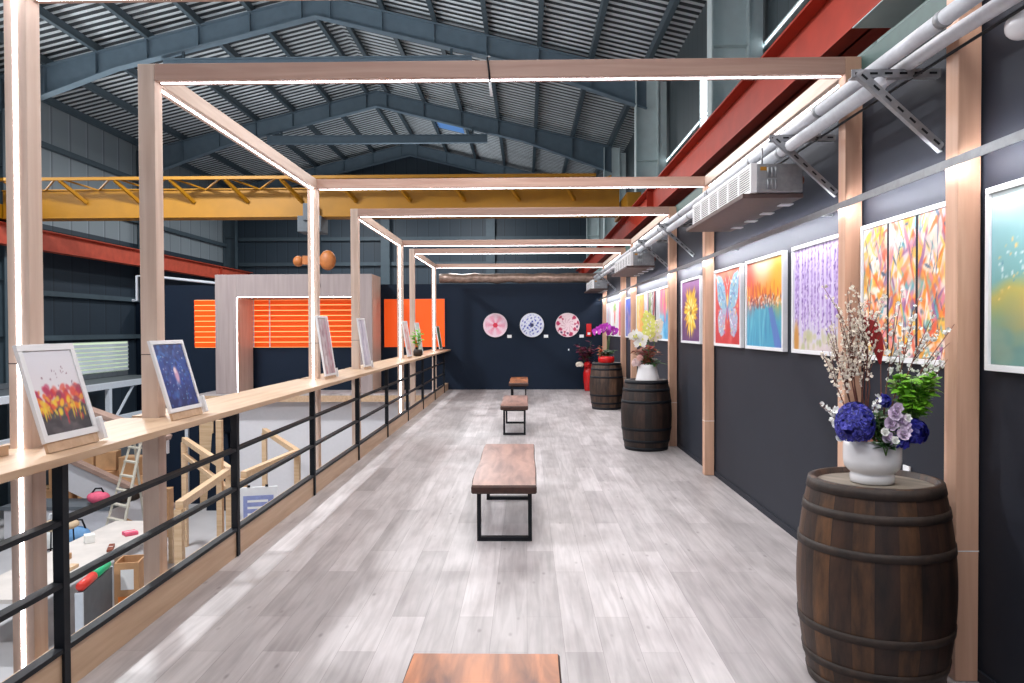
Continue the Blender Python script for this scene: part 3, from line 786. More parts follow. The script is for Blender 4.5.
def art_trunks():
    a = Art(64, 56, 33, [(0, (222, 220, 220)), (1, (226, 222, 216))])
    for x, c, w in ((.08, (236, 190, 200), .05), (.22, (40, 44, 56), .05), (.36, (104, 140, 60), .03), (.5, (236, 236, 236), .06), (.62, (60, 66, 80), .03), (.84, (58, 62, 78), .07)): a.blob(x, .5, w, .7, c, 0, .2)
    a.blob(.72, .7, .045, .4, (200, 36, 40), -.16, .3); a.strokes(40, (.42, .6, 0, 1), .012, .02, [(30, 30, 36)])
    a.strokes(24, (.28, .46, .4, 1), .02, .05, [(120, 170, 60), (160, 190, 90), (230, 210, 90)])
    return a
def art_blue():
    a = Art(50, 50, 35, [(0, (110, 120, 170)), (.6, (84, 100, 190)), (1, (84, 110, 206))])
    a.strokes(40, (0, 1, 0, 1), .06, .12, [(60, 80, 180), (120, 130, 200), (190, 180, 220), (80, 90, 150), (226, 190, 160)], a=(.4, .8)); a.blob(.5, .4, .08, .3, (150, 120, 180))
    return a
def art_redfigure():
    a = Art(50, 50, 37, [(0, (240, 236, 230)), (1, (246, 244, 240))])
    a.strokes(18, (.25, .75, .76, .95), .08, .06, [(130, 190, 90), (170, 210, 130), (236, 180, 130)]); a.blob(.52, .55, .1, .22, (224, 34, 30), -.12, .3); a.strokes(14, (.3, .7, .1, .35), .03, .06, [(236, 214, 190), (226, 226, 210)])
    return a
# hung paintings: y of the far (left-seen) edge, width
def hang(y_left, W, label, art, name='painting', parts=1, Hh=.765, z=1.365, fw=.026):
    t = thing(name, label, 'painting', (XW-.042, y_left, z), -PI/2)
    frame_mb(W, Hh, fw, .04).build('picture_frame', M['white'], t, .002)
    if parts == 1:
        canvas_mb(W-2*fw-.004, Hh-2*fw-.004, art, fw+.002, fw+.002, .012).build('canvas', M['art'], t)
    else:
        w = (W-2*fw-.004)/3
        for k in range(3):
            canvas_mb(w-.022, Hh-2*fw-.004, art[k], fw+.002+k*w+.011, fw+.002, .004, .02).build('canvas', M['art'], t)
        MB().box(fw+.001, W-fw-.001, .026, .034, fw+.001, Hh-fw-.001).build('backing', M['darkgrey'], t)
        for k in (1, 2): MB().box(fw+.002+k*w-.010, fw+.002+k*w+.010, .003, .024, fw+.001, Hh-fw-.001).build('divider', M['wall'], t)
    return t
hang(3.29, 1.0, 'teal and orange splash painting at the right edge, past the nearest right post', art_splash())
hang(4.50, .97, 'white-framed triptych of orange, pink and yellow flower strokes behind the blossom branches',
     [art_abstract(41, FLOR, [(0, (226, 150, 90)), (.5, (226, 190, 180)), (1, (240, 214, 206))]),
      art_abstract(42, FLOR, [(0, (220, 130, 70)), (.5, (220, 190, 180)), (1, (226, 220, 226))]),
      art_abstract(43, FLOR, [(0, (232, 150, 50)), (.5, (226, 170, 140)), (1, (230, 206, 206))])], 'triptych', 3)
hang(5.66, 1.0, 'pale lavender painting of hanging purple wisteria strands', art_wisteria())
hang(6.85, 1.0, 'painting with orange sky above a turquoise lower half', art_sunset())
hang(7.98, .98, 'painting of a pale blue butterfly on red ground', art_butterfly())
hang(9.67, 1.05, 'painting of a yellow sunflower burst on purple ground', art_sun())
hang(11.28, 1.0, 'pink painting with light blue lower half, next to the second frame post', art_pinkbottle())
hang(12.5, 1.05, 'painting of dark and white vertical trunks with a red slash', art_trunks())
hang(13.6, .95, 'orange and yellow striped painting behind the white orchid vase', art_bars(51, [(240, 170, 50), (246, 204, 110), (230, 120, 70), (246, 226, 190)], [(0, (240, 180, 80)), (1, (246, 206, 130))]))
hang(15.1, .9, 'narrow-looking blue painting between two far timber posts', art_blue())
hang(16.25, .85, 'pinkish red painting just beyond the blue one', art_bars(53, [(206, 70, 90), (226, 120, 140), (240, 190, 190), (180, 60, 80)], [(0, (206, 90, 110)), (1, (240, 200, 200))]))
hang(17.45, 1.0, 'white painting with a red figure and green top near the far corner', art_redfigure())
hang(18.6, .95, 'pastel striped painting, last on the wall by the corner', art_bars(55, [(240, 200, 210), (200, 220, 236), (246, 236, 220), (226, 190, 220)], [(0, (240, 226, 226)), (1, (246, 240, 240))]))
# caption cards
cards = [(5.745, 'white caption card between the wisteria and the orange-sky painting'), (6.965, 'white caption card between the orange-sky and butterfly paintings'),
         (8.55, 'white caption card beside the sunflower painting'), (10.20, 'white caption card beside the pink and light blue painting')]
for y, lb in cards:
    t = thing('caption_card', lb, 'card', (XW-.007, y, 1.37), -PI/2, 'caption cards beside the wall paintings')
    MB().box(0, .075, 0, .005, 0, .105).build('card', M['card'], t)

# round plates on the back wall
def plate_art(kind):
    rng = np.random.default_rng({'pink': 1, 'blue': 2, 'red': 3}[kind])
    nr, na = 22, 72; out = []
    for j in range(nr+1):
        for k in range(na):
            r = j/nr; t = 2*PI*k/na
            c = np.array({'pink': (238, 206, 218), 'blue': (222, 226, 240), 'red': (242, 216, 222)}[kind], float)
            x, y = r*math.cos(t), r*math.sin(t)
            if kind == 'pink':
                w = .5+.5*math.cos(6*t+.4); 
                if r < .85: c = c*(1-.75*w*(1-r*.7)) + np.array((222, 92, 128))*.75*w*(1-r*.7)
                if r < .22: c = np.array((214, 40, 70))
                elif abs(math.sin(3*t+.4)) < .12 and r < .8: c = np.array((176, 60, 96))
            elif kind == 'blue':
                v = math.sin(15*x+2+2*math.sin(5*y))*math.cos(13*y-1+2*math.sin(4*x))+.5*math.sin(21*x-17*y)-.35*abs(r-.4)
                if r < .9 and v > .35: c = np.array((96, 106, 196))
                if v > .9 and r < .85: c = np.array((50, 56, 150))
                if r < .16: c = np.array((40, 44, 90))
            else:
                v = math.sin(9*t)+.8*math.sin(14*r+3*t)
                if .55 < r < .98 and v > .2 and not (1.0 < t < 2.1): c = np.array((190, 40, 90))
                if .6 < r < .9 and v < -1.1 and t > PI: c = np.array((96, 40, 96))
                if .15 < r < .55 and abs(math.sin(5*t+6*r)) < .3: c = np.array((206, 150, 170))
            out.append(c+rng.uniform(-8, 8))
    return nr, na, np.clip(np.array(out), 0, 255)
for x, kind, lb in ((-.775, 'pink', 'round pale plate with a pink flower, leftmost on the navy back wall'), (.15, 'blue', 'round white plate with blue flowers on the navy back wall'),
                    (1.05, 'red', 'round pink plate with red and violet floral rim on the navy back wall')):
    t = thing('wall_plate', lb, 'plate', (x, YB-.04, 1.63), 0, 'round flower plates on the back wall')
    nr, na, cc = plate_art(kind); rad = .3
    mb = MB(); vs = [(rad*j/nr*math.cos(2*PI*k/na), -.012-.012*(j/nr)**3+.012, rad*j/nr*math.sin(2*PI*k/na)) for j in range(nr+1) for k in range(na)]
    fs = [(j*na+k, j*na+(k+1) % na, (j+1)*na+(k+1) % na, (j+1)*na+k) for j in range(nr) for k in range(na)]
    mb.add(vs, fs, None, True); c = cc/255; mb.col = np.where(c <= .04045, c/12.92, ((c+.055)/1.055)**2.4)
    mb.build('plate_face', M['art'], t)
    rim = MB(); n = 72
    prof = [(rad, -.012), (rad+.006, -.008), (rad+.004, .01), (rad*.6, .034), (0.001, .034)]
    vs = [(r_*math.cos(2*PI*k/n), y, r_*math.sin(2*PI*k/n)) for r_, y in prof for k in range(n)]
    rim.add(vs, [(i*n+k, (i+1)*n+k, (i+1)*n+(k+1) % n, i*n+(k+1) % n) for i in range(len(prof)-1) for k in range(n)], None, True)
    rim.build('plate_back', M['ceramic'], t)
    t = thing('caption_card', {'pink': 'small white card right of the pink flower plate', 'blue': 'small white card right of the blue flower plate', 'red': 'small white card right of the red-rimmed plate'}[kind], 'card', (x+.30, YB-.008, 1.31), 0, 'caption cards beside the plates')
    MB().box(0, .11, 0, .006, 0, .075).build('card', M['card'], t)
t = thing('red_alarm_box', 'small red box on the back wall behind the magenta orchid', 'alarm box', (1.52, YB-.06, 1.34))
MB().box(0, .13, 0, .056, 0, .32).build('box', M['redglaze'], t, .006); MB().box(.03, .1, -.004, -.0005, .04, .1).build('label_plate', M['white'], t)
t = thing('wall_socket', 'tiny pale socket plate low on the navy back wall', 'socket', (1.06, YB-.01, .98)); MB().box(0, .035, 0, .008, 0, .05).build('plate', M['white'], t)
t = thing('wall_socket', 'white socket on the dark wall just behind the nearest flower pot', 'socket', (XW-.012, 4.05, .72), -PI/2); MB().box(0, .07, 0, .01, 0, .11).build('plate', M['white'], t, .002); MB().box(.02, .05, -.004, -.0003, .03, .08).build('sockets', M['lightsteel'], t)
for z in (.35, .62):
    pass

# ------------------------------------------------------------------ benches
def bench(y0, L, x0, x1, label, mat, seed, ytop=.44):
    rr = random.Random(seed); W = x1-x0
    t = thing('slab_bench', label, 'bench', ((x0+x1)/2, y0, 0), 0, 'live-edge benches in a row along the gallery')
    n = 18; poly = []
    for k in range(n+1): poly.append((-W/2+.005*math.sin(k*.6+seed)+.0015*rr.uniform(-1, 1), L*k/n))
    for k in range(n, -1, -1): poly.append((W/2+.003*math.sin(k*.6+seed*2)+.001*rr.uniform(-1, 1), L*k/n))
    mb = MB(); th = .062; m = len(poly)
    inner = [(x*(1-.03), min(max(y, .012), L-.012)) for x, y in poly]
    vs = [(x, y, ytop) for x, y in inner]+[(x, y, ytop-.014) for x, y in poly]+[(x, y, ytop-th+.012) for x, y in poly]+[(x*.96, min(max(y, .01), L-.01), ytop-th) for x, y in poly]
    mb.add(vs, [tuple(range(m-1, -1, -1))], mat)
    mb.f[-1] = tuple(reversed(mb.f[-1]))
    mb.f[-1] = tuple(range(m-1, -1, -1))
    for r_ in range(3):
        mb.add(vs, [(r_*m+k, (r_+1)*m+k, (r_+1)*m+(k+1) % m, r_*m+(k+1) % m) for k in range(m)], M['slab_edge'])
    mb.add(vs, [tuple(3*m+k for k in range(m))], M['slab_edge'])
    mb.build('seat_slab', None, t)
    for yy in (.16, L-(.46 if seed == 2 else .24)):
        lg = MB(); w = W/2-.036; s = .028
        lg.box(-w, -w+s, yy, yy+.06, 0, ytop-th-.005); lg.box(w-s, w, yy, yy+.06, 0, ytop-th-.005)
        lg.box(-w+s, w-s, yy, yy+.06, 0, s); lg.box(-w+s, w-s, yy, yy+.06, ytop-th-.03, ytop-th-.0045)
        lg.build('leg_frame', M['black'], t, .002)
    return t
bench(.72, 1.90, -.392, .112, 'orange-brown wood slab bench cut off by the bottom edge of the photo', M['slab'], 1)
bench(5.42, 1.97, -.398, .074, 'wood slab bench on black legs in the middle of the floor', M['slab_far'], 2)
bench(11.0, 1.75, -.372, .026, 'rosy wood slab bench third in line down the gallery', M['slab_far'], 3)
bench(15.6, 1.95, -.352, .040, 'smallest-looking wood bench, in front of the navy back wall', M['slab'], 4)

# ------------------------------------------------------------------ barrels
def barrel(x, y, mat, label, rot=0, hoops=True):
    t = thing('wine_barrel', label, 'barrel', (x, y, 0), rot)
    Hb, rh, rb = .89, .268, .322
    def rad(z): q = (z/Hb-.5)*2; return rb-(rb-rh)*abs(q)**1.9
    mb = MB()
    prof = [(rad(0)-.03, .03), (rad(0)-.022, 0.0), (rad(0), 0.0)]+[(rad(Hb*k/28), Hb*k/28) for k in range(1, 28)]+[(rad(Hb), Hb-.004), (rad(Hb)-.006, Hb), (rad(Hb)-.02, Hb), (rad(Hb)-.028, Hb-.03)]
    mb.lathe(prof, 66, None, cap=True)
    mb.build('staves', mat, t)
    hd = MB().lathe([(rad(Hb)-.029, Hb-.04), (rad(Hb)-.029, Hb-.024), (.001, Hb-.024)], 48, cap=False, smooth=False)
    hd.build('barrel_head', M['head'], t)
    for z0, z1 in ((.004, .045), (.105, .14), (.255, .29), (.60, .635), (.75, .785), (.845, .886)):
        r0, r1 = rad(z0)+.0015, rad(z1)+.0015
        MB().lathe([(r0-.001, z0), (r0+.003, z0), (r1+.003, z1), (r1-.001, z1)], 66, cap=False, smooth=True).build('hoop', M['hoop'] if hoops else M['black'], t)
    return t
barrel(1.528, 3.40, M['stave'], 'large brown oak barrel nearest on the right, holding the white flower pot', 2.3)
barrel(1.54, 9.9, M['stave_dark'], 'dark oak barrel in the middle, holding the white flared vase', .4, False)
barrel(1.54, 14.8, M['stave_mid'], 'grey-brown oak barrel farthest away, under the magenta orchid', 1.1, False)
# ------------------------------------------------------------------ flowers
def rvec(rr, z0=-1, z1=1):
    z = rr.uniform(z0, z1); a = rr.uniform(0, 2*PI); q = math.sqrt(max(0, 1-z*z)); return Vector((q*math.cos(a), q*math.sin(a), z))
HT = .866                          # top of a barrel head
bx, by = 1.522, 3.41               # nearest pot
t = thing('flower_pot', 'white footed ceramic bowl full of flowers on the nearest barrel', 'pot', (bx, by, HT+.002))
MB().lathe([(.082, 0), (.09, .003), (.091, .035), (.086, .042), (.096, .05), (.114, .07), (.119, .10), (.119, .16), (.116, .19), (.108, .19), (.106, .175), (.001, .172)], 44, cap=True).build('bowl', M['ceramic'], t)
MB().lathe([(.001, .177), (.108, .177)], 24, cap=False).build('soil', M['rust'], t)
TOP = HT+.185
def P(dx, dy, dz): return (bx+dx, by+dy, TOP+dz)
def hyd(name, label, pos, r, mat, seed, n=150, sc=(1, 1, 1), petal=.013):
    rr = random.Random(seed); t = thing(name, label, 'flower', pos)
    MB().ball((0, 0, r*sc[2]), r*.8, n=14, m=10, sc=sc).build('core', M['blue_dark'] if mat is M['blue'] else mat, t)
    m = MB()
    for k in range(n):
        d = rvec(rr, -.6, 1); c = Vector((d.x*r*sc[0], d.y*r*sc[1], d.z*r*sc[2]+r*sc[2]))
        u = d.orthogonal().normalized(); w = d.cross(u); a0 = rr.uniform(0, PI)
        fm = mat if mat is not M['blue'] else (M['blue'], M['blue'], M['blue_pale'], M['blue_dark'])[k % 4]
        for q in range(4):
            a = a0+q*PI/2; m.leaf(c, (u*math.cos(a)+w*math.sin(a))*1+d*.35, petal*rr.uniform(.85, 1.2), petal*.85, d, fm, bend=.1, fold=.1)
    m.build('florets', mat, t)
    return t
# big blue hydrangea, front left of the bowl
hyd('hydrangea', 'big violet-blue hydrangea head at the front left of the nearest bowl', P(-.112, -.085, -.012), .076, M['blue'], 3, 330, (1, .9, 1.22), .017)
hyd('delphinium', 'deep blue flower cluster at the right edge of the nearest bowl', P(.158, -.03, -.012), .052, M['deepblue'], 4, 90, (1.1, .8, 1), .024)
hyd('delphinium', 'small deep blue flower tucked under the lilac blooms of the nearest bowl', P(.08, -.09, -.02), .032, M['deepblue'], 5, 30, (1, .8, .8), .02)
hyd('purple_bloom', 'small violet bloom between the white buds and green leaves', P(.035, -.03, .15), .02, M['deepblue'], 6, 22, (1, .8, 1.2), .02)
def rosette(mb, c, d, r, rr, mat, layers=3):
    c = Vector(c); d = Vector(d).normalized(); u = d.orthogonal().normalized(); w = d.cross(u)
    for L in range(layers):
        n = 6-L; tilt = .25+.55*L
        for k in range(n):
            a = 2*PI*k/n+L*.5+rr.uniform(-.15, .15)
            dd = (u*math.cos(a)+w*math.sin(a))*(1-tilt*.55)+d*tilt
            mb.leaf(c-d*r*.1*(2-L), dd, r*(1.0-.2*L), r*(.95-.15*L), d-(u*math.cos(a)+w*math.sin(a))*.5, mat, bend=-.25, fold=-.12)
    mb.ball(tuple(c+d*r*.12), r*.22, mat, 8, 6)
rr = random.Random(12)
for k, (dx, dy, dz, r) in enumerate(((.062, -.115, .075, .036), (.05, -.11, .032, .036), (.092, -.10, .045, .034), (.115, -.09, .03, .032), (.098, -.115, -.012, .034), (.072, -.12, .1, .028),
                        (.028, -.125, -.025, .030), (.04, -.125, -.055, .028), (.127, -.085, .002, .028))):
    dx -= .02; dz += .055; r *= 1.0
    t = thing('lisianthus', 'ruffled lilac bloom in the cluster at the front of the nearest bowl', 'flower', P(dx, dy, dz), 0, 'lilac blooms in the nearest bowl')
    mb = MB(); d = Vector((dx-.06+rr.uniform(-.2, .2), -1, rr.uniform(0, .5))); rosette(mb, (0, 0, 0), d, r, rr, M['lilac'], 4); mb.build('petals', M['lilac'], t)
    MB().tube([(0, 0, 0), (-dx*.35, .05, -.05-dz*.4), (-dx*.6, .09, -.02-dz)], .003, 5).build('stem', M['stem_green'], t)
for k, (dx, dy, dz) in enumerate(((-.008, -.135, .03), (.035, -.135, -.005), (-.165, -.06, -.005), (.105, -.1, .085), (-.175, -.04, .05))):
    t = thing('white_rose', 'small white round bloom among the blue and lilac flowers of the nearest bowl', 'flower', P(dx, dy, dz+.025), 0, 'white blooms in the nearest bowl')
    mb = MB(); rosette(mb, (0, 0, 0), (dx*2, -1, .35), .021, rr, M['blossom_w'], 4); mb.build('petals', M['blossom_w'], t)
    MB().tube([(0, 0, 0), (-dx*.4, .06, -.02-dz*.4), (-dx*.6, .1, -.02-dz)], .0025, 5).build('stem', M['stem_green'], t)
def leafy(name, label, pos, base, n, spread, L, w, mat, seed, group=None, up=1.0):
    rr = random.Random(seed); t = thing(name, label, 'foliage', pos, 0, group)
    st = MB(); lf = MB()
    for k in range(base):
        a = 2*PI*k/base+rr.uniform(-.3, .3); h = rr.uniform(.6, 1)*spread[2]
        tip = Vector((math.cos(a)*spread[0]*rr.uniform(.3, 1), math.sin(a)*spread[1]*rr.uniform(.3, 1), h))
        pts = [Vector((0, 0, -.02)), tip*.5+Vector((0, 0, h*.1)), tip]
        st.tube(pts, [.003, .0025, .0015], 5)
        for j in range(n):
            q = .25+.75*j/n; p_ = tip*q+Vector((0, 0, h*.1*(1-abs(2*q-1)))); b = rr.uniform(0, 2*PI)
            lf.leaf(p_, (math.cos(b), math.sin(b), rr.uniform(-.1, .9)*up), L*rr.uniform(.7, 1.2), w*rr.uniform(.8, 1.2), (rr.uniform(-.3, .3), rr.uniform(-.6, 0), 1), None, .25, .12)
    st.build('stems', M['stem_green'], t); lf.build('leaves', mat, t)
    return t
leafy('green_sprig', 'bright yellow-green leafy sprig on the right of the nearest bowl', P(.17, -.02, .06), 26, 14, (.12, .07, .235), .052, .028, M['leaf'], 5)
leafy('dark_leaves', 'dark green leaves filling the middle of the nearest bowl', P(.02, -.04, -.01), 20, 9, (.14, .09, .14), .045, .024, M['leaf_dark'], 6)
leafy('rim_leaves', 'deep green leaves hanging over the front rim of the nearest bowl', P(.005, -.118, -.028), 5, 6, (.05, .02, .04), .045, .03, M['leaf_dark'], 8)
# cream blossom branches
def branch(label, base, tip, seed, n=30, size=.008, cat='branch', group=None, fork=3, mat='blossom'):
    rr = random.Random(seed); base = Vector(base); tip = Vector(tip)-base
    t = thing('blossom_branch', label, cat, base, 0, group)
    st = MB(); bl = MB(); br = []
    bend = Vector((rr.uniform(-.03, .03), rr.uniform(-.03, .03), 0))
    main = [Vector((0, 0, 0)), tip*.35+bend, tip*.7+bend*.8, tip]
    st.tube(main, [.004, .003, .0022, .0012], 6); br.append((main, .4))
    for k in range(fork):
        q = rr.uniform(.35, .75); s0 = tip*q+bend*.9
        d = (tip.normalized()+Vector((rr.uniform(-.55, .55), rr.uniform(-.3, .3), rr.uniform(-.1, .2)))).normalized()*tip.length*rr.uniform(.2, .42)
        tw = [s0, s0+d*.5+Vector((0, 0, .01)), s0+d]; st.tube(tw, [.002, .0016, .001], 5); br.append((tw, 0))
    def at(pts, q):
        x = q*(len(pts)-1); i = min(int(x), len(pts)-2); return pts[i].lerp(pts[i+1], x-i)
    for k in range(n):
        pts, q0 = br[rr.randrange(len(br))]
        p_ = at(pts, rr.uniform(q0, 1))+rvec(rr)*.012
        r = size*rr.uniform(.6, 1.3); d = rvec(rr, -.3, 1)
        u = d.orthogonal().normalized(); w = d.cross(u)
        for q in range(5):
            a = 2*PI*q/5; bl.leaf(p_, (u*math.cos(a)+w*math.sin(a))+d*.55, r*1.3, r*1.1, d, None, -.2, -.15)
        bl.ball(tuple(p_), r*.4, None, 5, 4)
    st.build('twigs', M['stem'], t); bl.build('blossoms', M[mat], t)
g = 'cream blossom branches in the nearest bowl'
lb = 'thin brown branch with tiny cream blossoms rising from the nearest bowl'
for k, (x0, x1, y1, z1) in enumerate(((-.04, -.105, -.02, .52), (-.05, -.17, 0, .42), (-.03, -.055, .02, .56), (-.045, -.13, .03, .50), (-.03, -.02, -.03, .54), (-.055, -.19, .02, .33), (-.035, -.085, .0, .58), (-.02, .015, .03, .48), (-.06, -.145, .05, .44))):
    branch(lb, P(x0, -.01+.01*(k % 3), 0), P(x1*1.12+.0, y1, z1*1.2), 60+k, 95, .0068, group=g, fork=6)
g2 = 'right-leaning blossom branches in the nearest bowl'
lb2 = 'dark twig with white blossoms leaning right out of the nearest bowl'
for k, (x0, x1, y1, z1) in enumerate(((.06, .21, 0, .40), (.05, .16, .02, .44), (.05, .27, -.02, .36), (.04, .1, 0, .46), (.06, .255, 0, .25))):
    branch(lb2, P(x0, 0, 0), P(x1*1.28, y1, z1*1.42), 80+k, 46, .009, group=g2, fork=4, mat='blossom_w')
for k, (x1, y1, z1) in enumerate(((-.25, -.06, .16), (-.19, -.05, .11), (-.005, -.1, .22))):
    branch(['white bud spray reaching far left of the nearest bowl', 'shorter white bud spray beside the blue hydrangea', 'white bud spray standing behind the lilac blooms'][k], P(-.05 if k < 2 else .0, -.03, 0), P(x1, y1, z1), 95+k, 26, .011, fork=3, mat='blossom_w')
t = thing('red_spathe', 'dark red curved leaf among the blossom branches of the nearest bowl', 'leaf', P(.0, .01, 0))
MB().tube([(.03, 0, 0), (.042, 0, .2), (.04, 0, .345)], [.003, .0025, .002], 6).build('stem', M['stem'], t)
mb = MB()
outl = [(-.055, .515, .006), (-.038, .515, .03), (-.002, .495, .036), (.02, .45, .03), (.034, .395, .022), (.04, .335, .004)]
vs = []
for i, (x, z, w) in enumerate(outl):
    dx, dz = (outl[min(i+1, 5)][0]-outl[max(i-1, 0)][0]), (outl[min(i+1, 5)][1]-outl[max(i-1, 0)][1]); L = math.hypot(dx, dz); nx, nz = -dz/L, dx/L
    for q in (-1, 0, 1): vs.append((x+nx*w*q, .006*abs(q)-.003, z+nz*w*q))
for yo in (0, .003): mb.add([(a, b+yo, c) for a, b, c in vs], [(i*3+q, i*3+q+1, i*3+q+4, i*3+q+3) for i in range(5) for q in range(2)], None, True)
mb.build('spathe', M['crimson'], t)

# ---- middle barrel: white flared vase with orchids
vx, vy = 1.55, 9.86
t = thing('flared_vase', 'white flared vase on the middle barrel', 'vase', (vx, vy, HT+.002))
MB().lathe([(.152, 0), (.156, .006), (.146, .05), (.128, .12), (.118, .18), (.118, .215), (.11, .215), (.108, .19), (.001, .185)], 36).build('vase_body', M['ceramic'], t)
VT = HT+.2
def V(dx, dy, dz): return (vx+dx, vy+dy, VT+dz)
def orchid(name, label, pos, path, n, r, mat, seed, lip, stem='stem_green', buds=3, start=.35):
    rr = random.Random(seed); t = thing(name, label, 'flower', pos)
    pts = [Vector(p_) for p_ in path]
    MB().tube(pts, .005, 6).build('stem', M[stem], t)
    fl = MB(); lp = MB()
    for k in range(n+buds):
        q = start+(1-start)*(k+.5)/(n+buds); x = q*(len(pts)-1); i = min(int(x), len(pts)-2); p_ = pts[i].lerp(pts[i+1], x-i)
        d = Vector((rr.uniform(-.7, .5), -1, rr.uniform(-.3, .3))).normalized(); u = Vector((0, 0, 1))-d*d.z; u.normalize(); w = d.cross(u)
        c = p_+d*.02+w*.02*(-1)**k
        if k >= n: fl.ball(tuple(c), r*.28, None, 8, 6, (.8, .8, 1.1)); continue
        for q2, (a, L, ww) in enumerate(((PI/2, 1, .55), (PI/2+2.1, .95, .5), (PI/2-2.1, .95, .5), (.15, 1, 1), (PI-.15, 1, 1))):
            fl.leaf(c+d*(.004 if q2 > 2 else 0), w*math.cos(a)+u*math.sin(a)+d*.12, r*L, r*ww, d, None, .12, .06)
        lp.leaf(c+d*.006, -u*.8+d*.8, r*.45, r*.3, d, None, .3, .2); lp.ball(tuple(c+d*.008), r*.14, None, 6, 5)
    fl.build('petals', M[mat], t); lp.build('lips', M[lip], t)
orchid('white_orchid', 'arching stem of large white orchids at the left of the flared vase', V(-.03, -.02, -.02), [(0, 0, 0), (-.03, 0, .2), (-.07, -.02, .36), (-.13, -.04, .42), (-.19, -.05, .36)], 5, .085, 'blossom_w', 5, 'lime', buds=1)
orchid('lime_orchid', 'upright yellow-green orchid spike in the flared vase', V(0, 0, -.02), [(0, 0, 0), (.005, 0, .3), (.02, 0, .52), (.0, -.01, .72)], 11, .066, 'lime', 6, 'blossom', buds=2, start=.45)
orchid('cream_orchid', 'cream orchid spike at the right of the flared vase', V(.05, .02, -.02), [(0, 0, 0), (.04, 0, .3), (.08, 0, .5), (.10, 0, .62)], 8, .06, 'blossom', 7, 'lime', buds=2, start=.4)
leafy('rust_leaves', 'dry rust-brown leaves in the middle of the flared vase', V(-.02, -.04, -.01), 12, 9, (.20, .12, .24), .11, .035, M['rust'], 14)
leafy('red_leaves', 'dark red leaves standing in the flared vase', V(.0, -.07, -.01), 5, 5, (.05, .04, .3), .1, .045, M['crimson'], 15)
leafy('drooping_leaves', 'green drooping leaves at the right rim of the flared vase', V(.06, -.06, -.01), 7, 5, (.16, .08, .09), .11, .035, M['leaf_dark'], 16)
hyd('pink_cluster', 'pale pink flower cluster hanging at the left rim of the flared vase', V(-.15, -.06, -.01), .05, plain('pale_pink', (232, 206, 204), .5), 17, 50, (1, .8, 1), .024)
hyd('pink_cluster', 'smaller pale pink flower just above the left rim of the flared vase', V(-.11, -.09, .07), .032, plain('pale_pink_b', (236, 190, 180), .5), 18, 34, (1, .8, 1), .022)

# ---- farthest barrel: red bowl with magenta orchid
px_, py_ = 1.53, 14.72
t = thing('red_bowl', 'round red glazed bowl on the farthest barrel', 'pot', (px_, py_, HT+.002))
MB().lathe([(.10, 0), (.13, .01), (.155, .05), (.158, .1), (.145, .145), (.135, .145), (.13, .12), (.001, .115)], 32).build('bowl', M['redglaze'], t)
def O(dx, dy, dz): return (px_+dx, py_+dy, HT+.12+dz)
orchid('magenta_orchid', 'magenta orchid arching to the left above the red bowl', O(0, 0, 0), [(0, 0, 0), (.03, 0, .3), (.07, 0, .48), (.02, -.02, .58), (-.1, -.03, .54), (-.26, -.05, .44)], 12, .095, 'magenta', 25, 'blossom', buds=2, start=.5)
orchid('magenta_orchid', 'shorter magenta orchid stem nearest the wall above the red bowl', O(.03, .02, 0), [(0, 0, 0), (.03, 0, .3), (.06, 0, .46), (.1, -.02, .52)], 6, .09, 'magenta', 26, 'blossom', buds=0, start=.7)
leafy('orchid_leaves', 'green leaves spilling over the red bowl', O(0, 0, 0), 11, 5, (.18, .12, .16), .13, .05, M['leaf_dark'], 27)
leafy('red_sprig', 'orange-red sprig at the left of the red bowl', O(-.13, -.08, 0), 6, 6, (.07, .05, .24), .06, .035, plain('orange_red_leaf', (206, 92, 60), .5), 28)

# ---- red floor vase in the far corner
t = thing('red_floor_vase', 'tall red vase on the floor in the far right corner', 'vase', (1.55, 19.05, .001))
MB().lathe([(.10, 0), (.11, .02), (.135, .25), (.14, .42), (.115, .56), (.085, .62), (.10, .66), (.09, .66), (.075, .62), (.001, .6)], 28).build('vase_body', M['redglaze'], t)
leafy('dark_red_foliage', 'dark wine-red foliage above the red floor vase', (1.48, 19.0, .62), 12, 9, (.34, .2, .62), .16, .07, plain('wine_leaf', (96, 26, 50), .5, var=.3), 31)
hyd('white_cluster', 'small pale flower cluster left of the red floor vase', (1.31, 18.9, .6), .07, M['blossom'], 32, 40, (1.2, .8, .8), .035)
hyd('red_cluster', 'red flower cluster on the rim of the red floor vase', (1.5, 18.9, .58), .075, M['redglaze'], 33, 50, (1, .8, .9), .035)

# ------------------------------------------------------------------ pictures on the ledge
def art_redflowers():
    a = Art(60, 76, 61, [(0, (70, 66, 70)), (.26, (84, 80, 84)), (.34, (206, 150, 120)), (.46, (232, 226, 230)), (1, (226, 226, 234))])
    a.strokes(60, (0, 1, .0, .3), .1, .04, [(80, 76, 82), (104, 96, 100), (60, 58, 64)], a=(.3, .7))
    a.strokes(55, (.0, 1, .34, .56), .06, .045, [(206, 44, 60), (226, 80, 66), (190, 50, 90), (236, 120, 60), (150, 70, 90)], ang=(-1, 1))
    a.strokes(40, (.0, 1, .24, .42), .045, .035, [(246, 190, 50), (240, 214, 70), (226, 90, 50), (236, 130, 40)], ang=(-1, 1))
    a.strokes(24, (.05, .95, .14, .3), .012, .06, [(206, 60, 70), (236, 200, 60)], ang=(-.2, .2))
    a.strokes(16, (.1, .9, .55, .8), .012, .012, [(120, 60, 80), (150, 120, 140)])
    return a
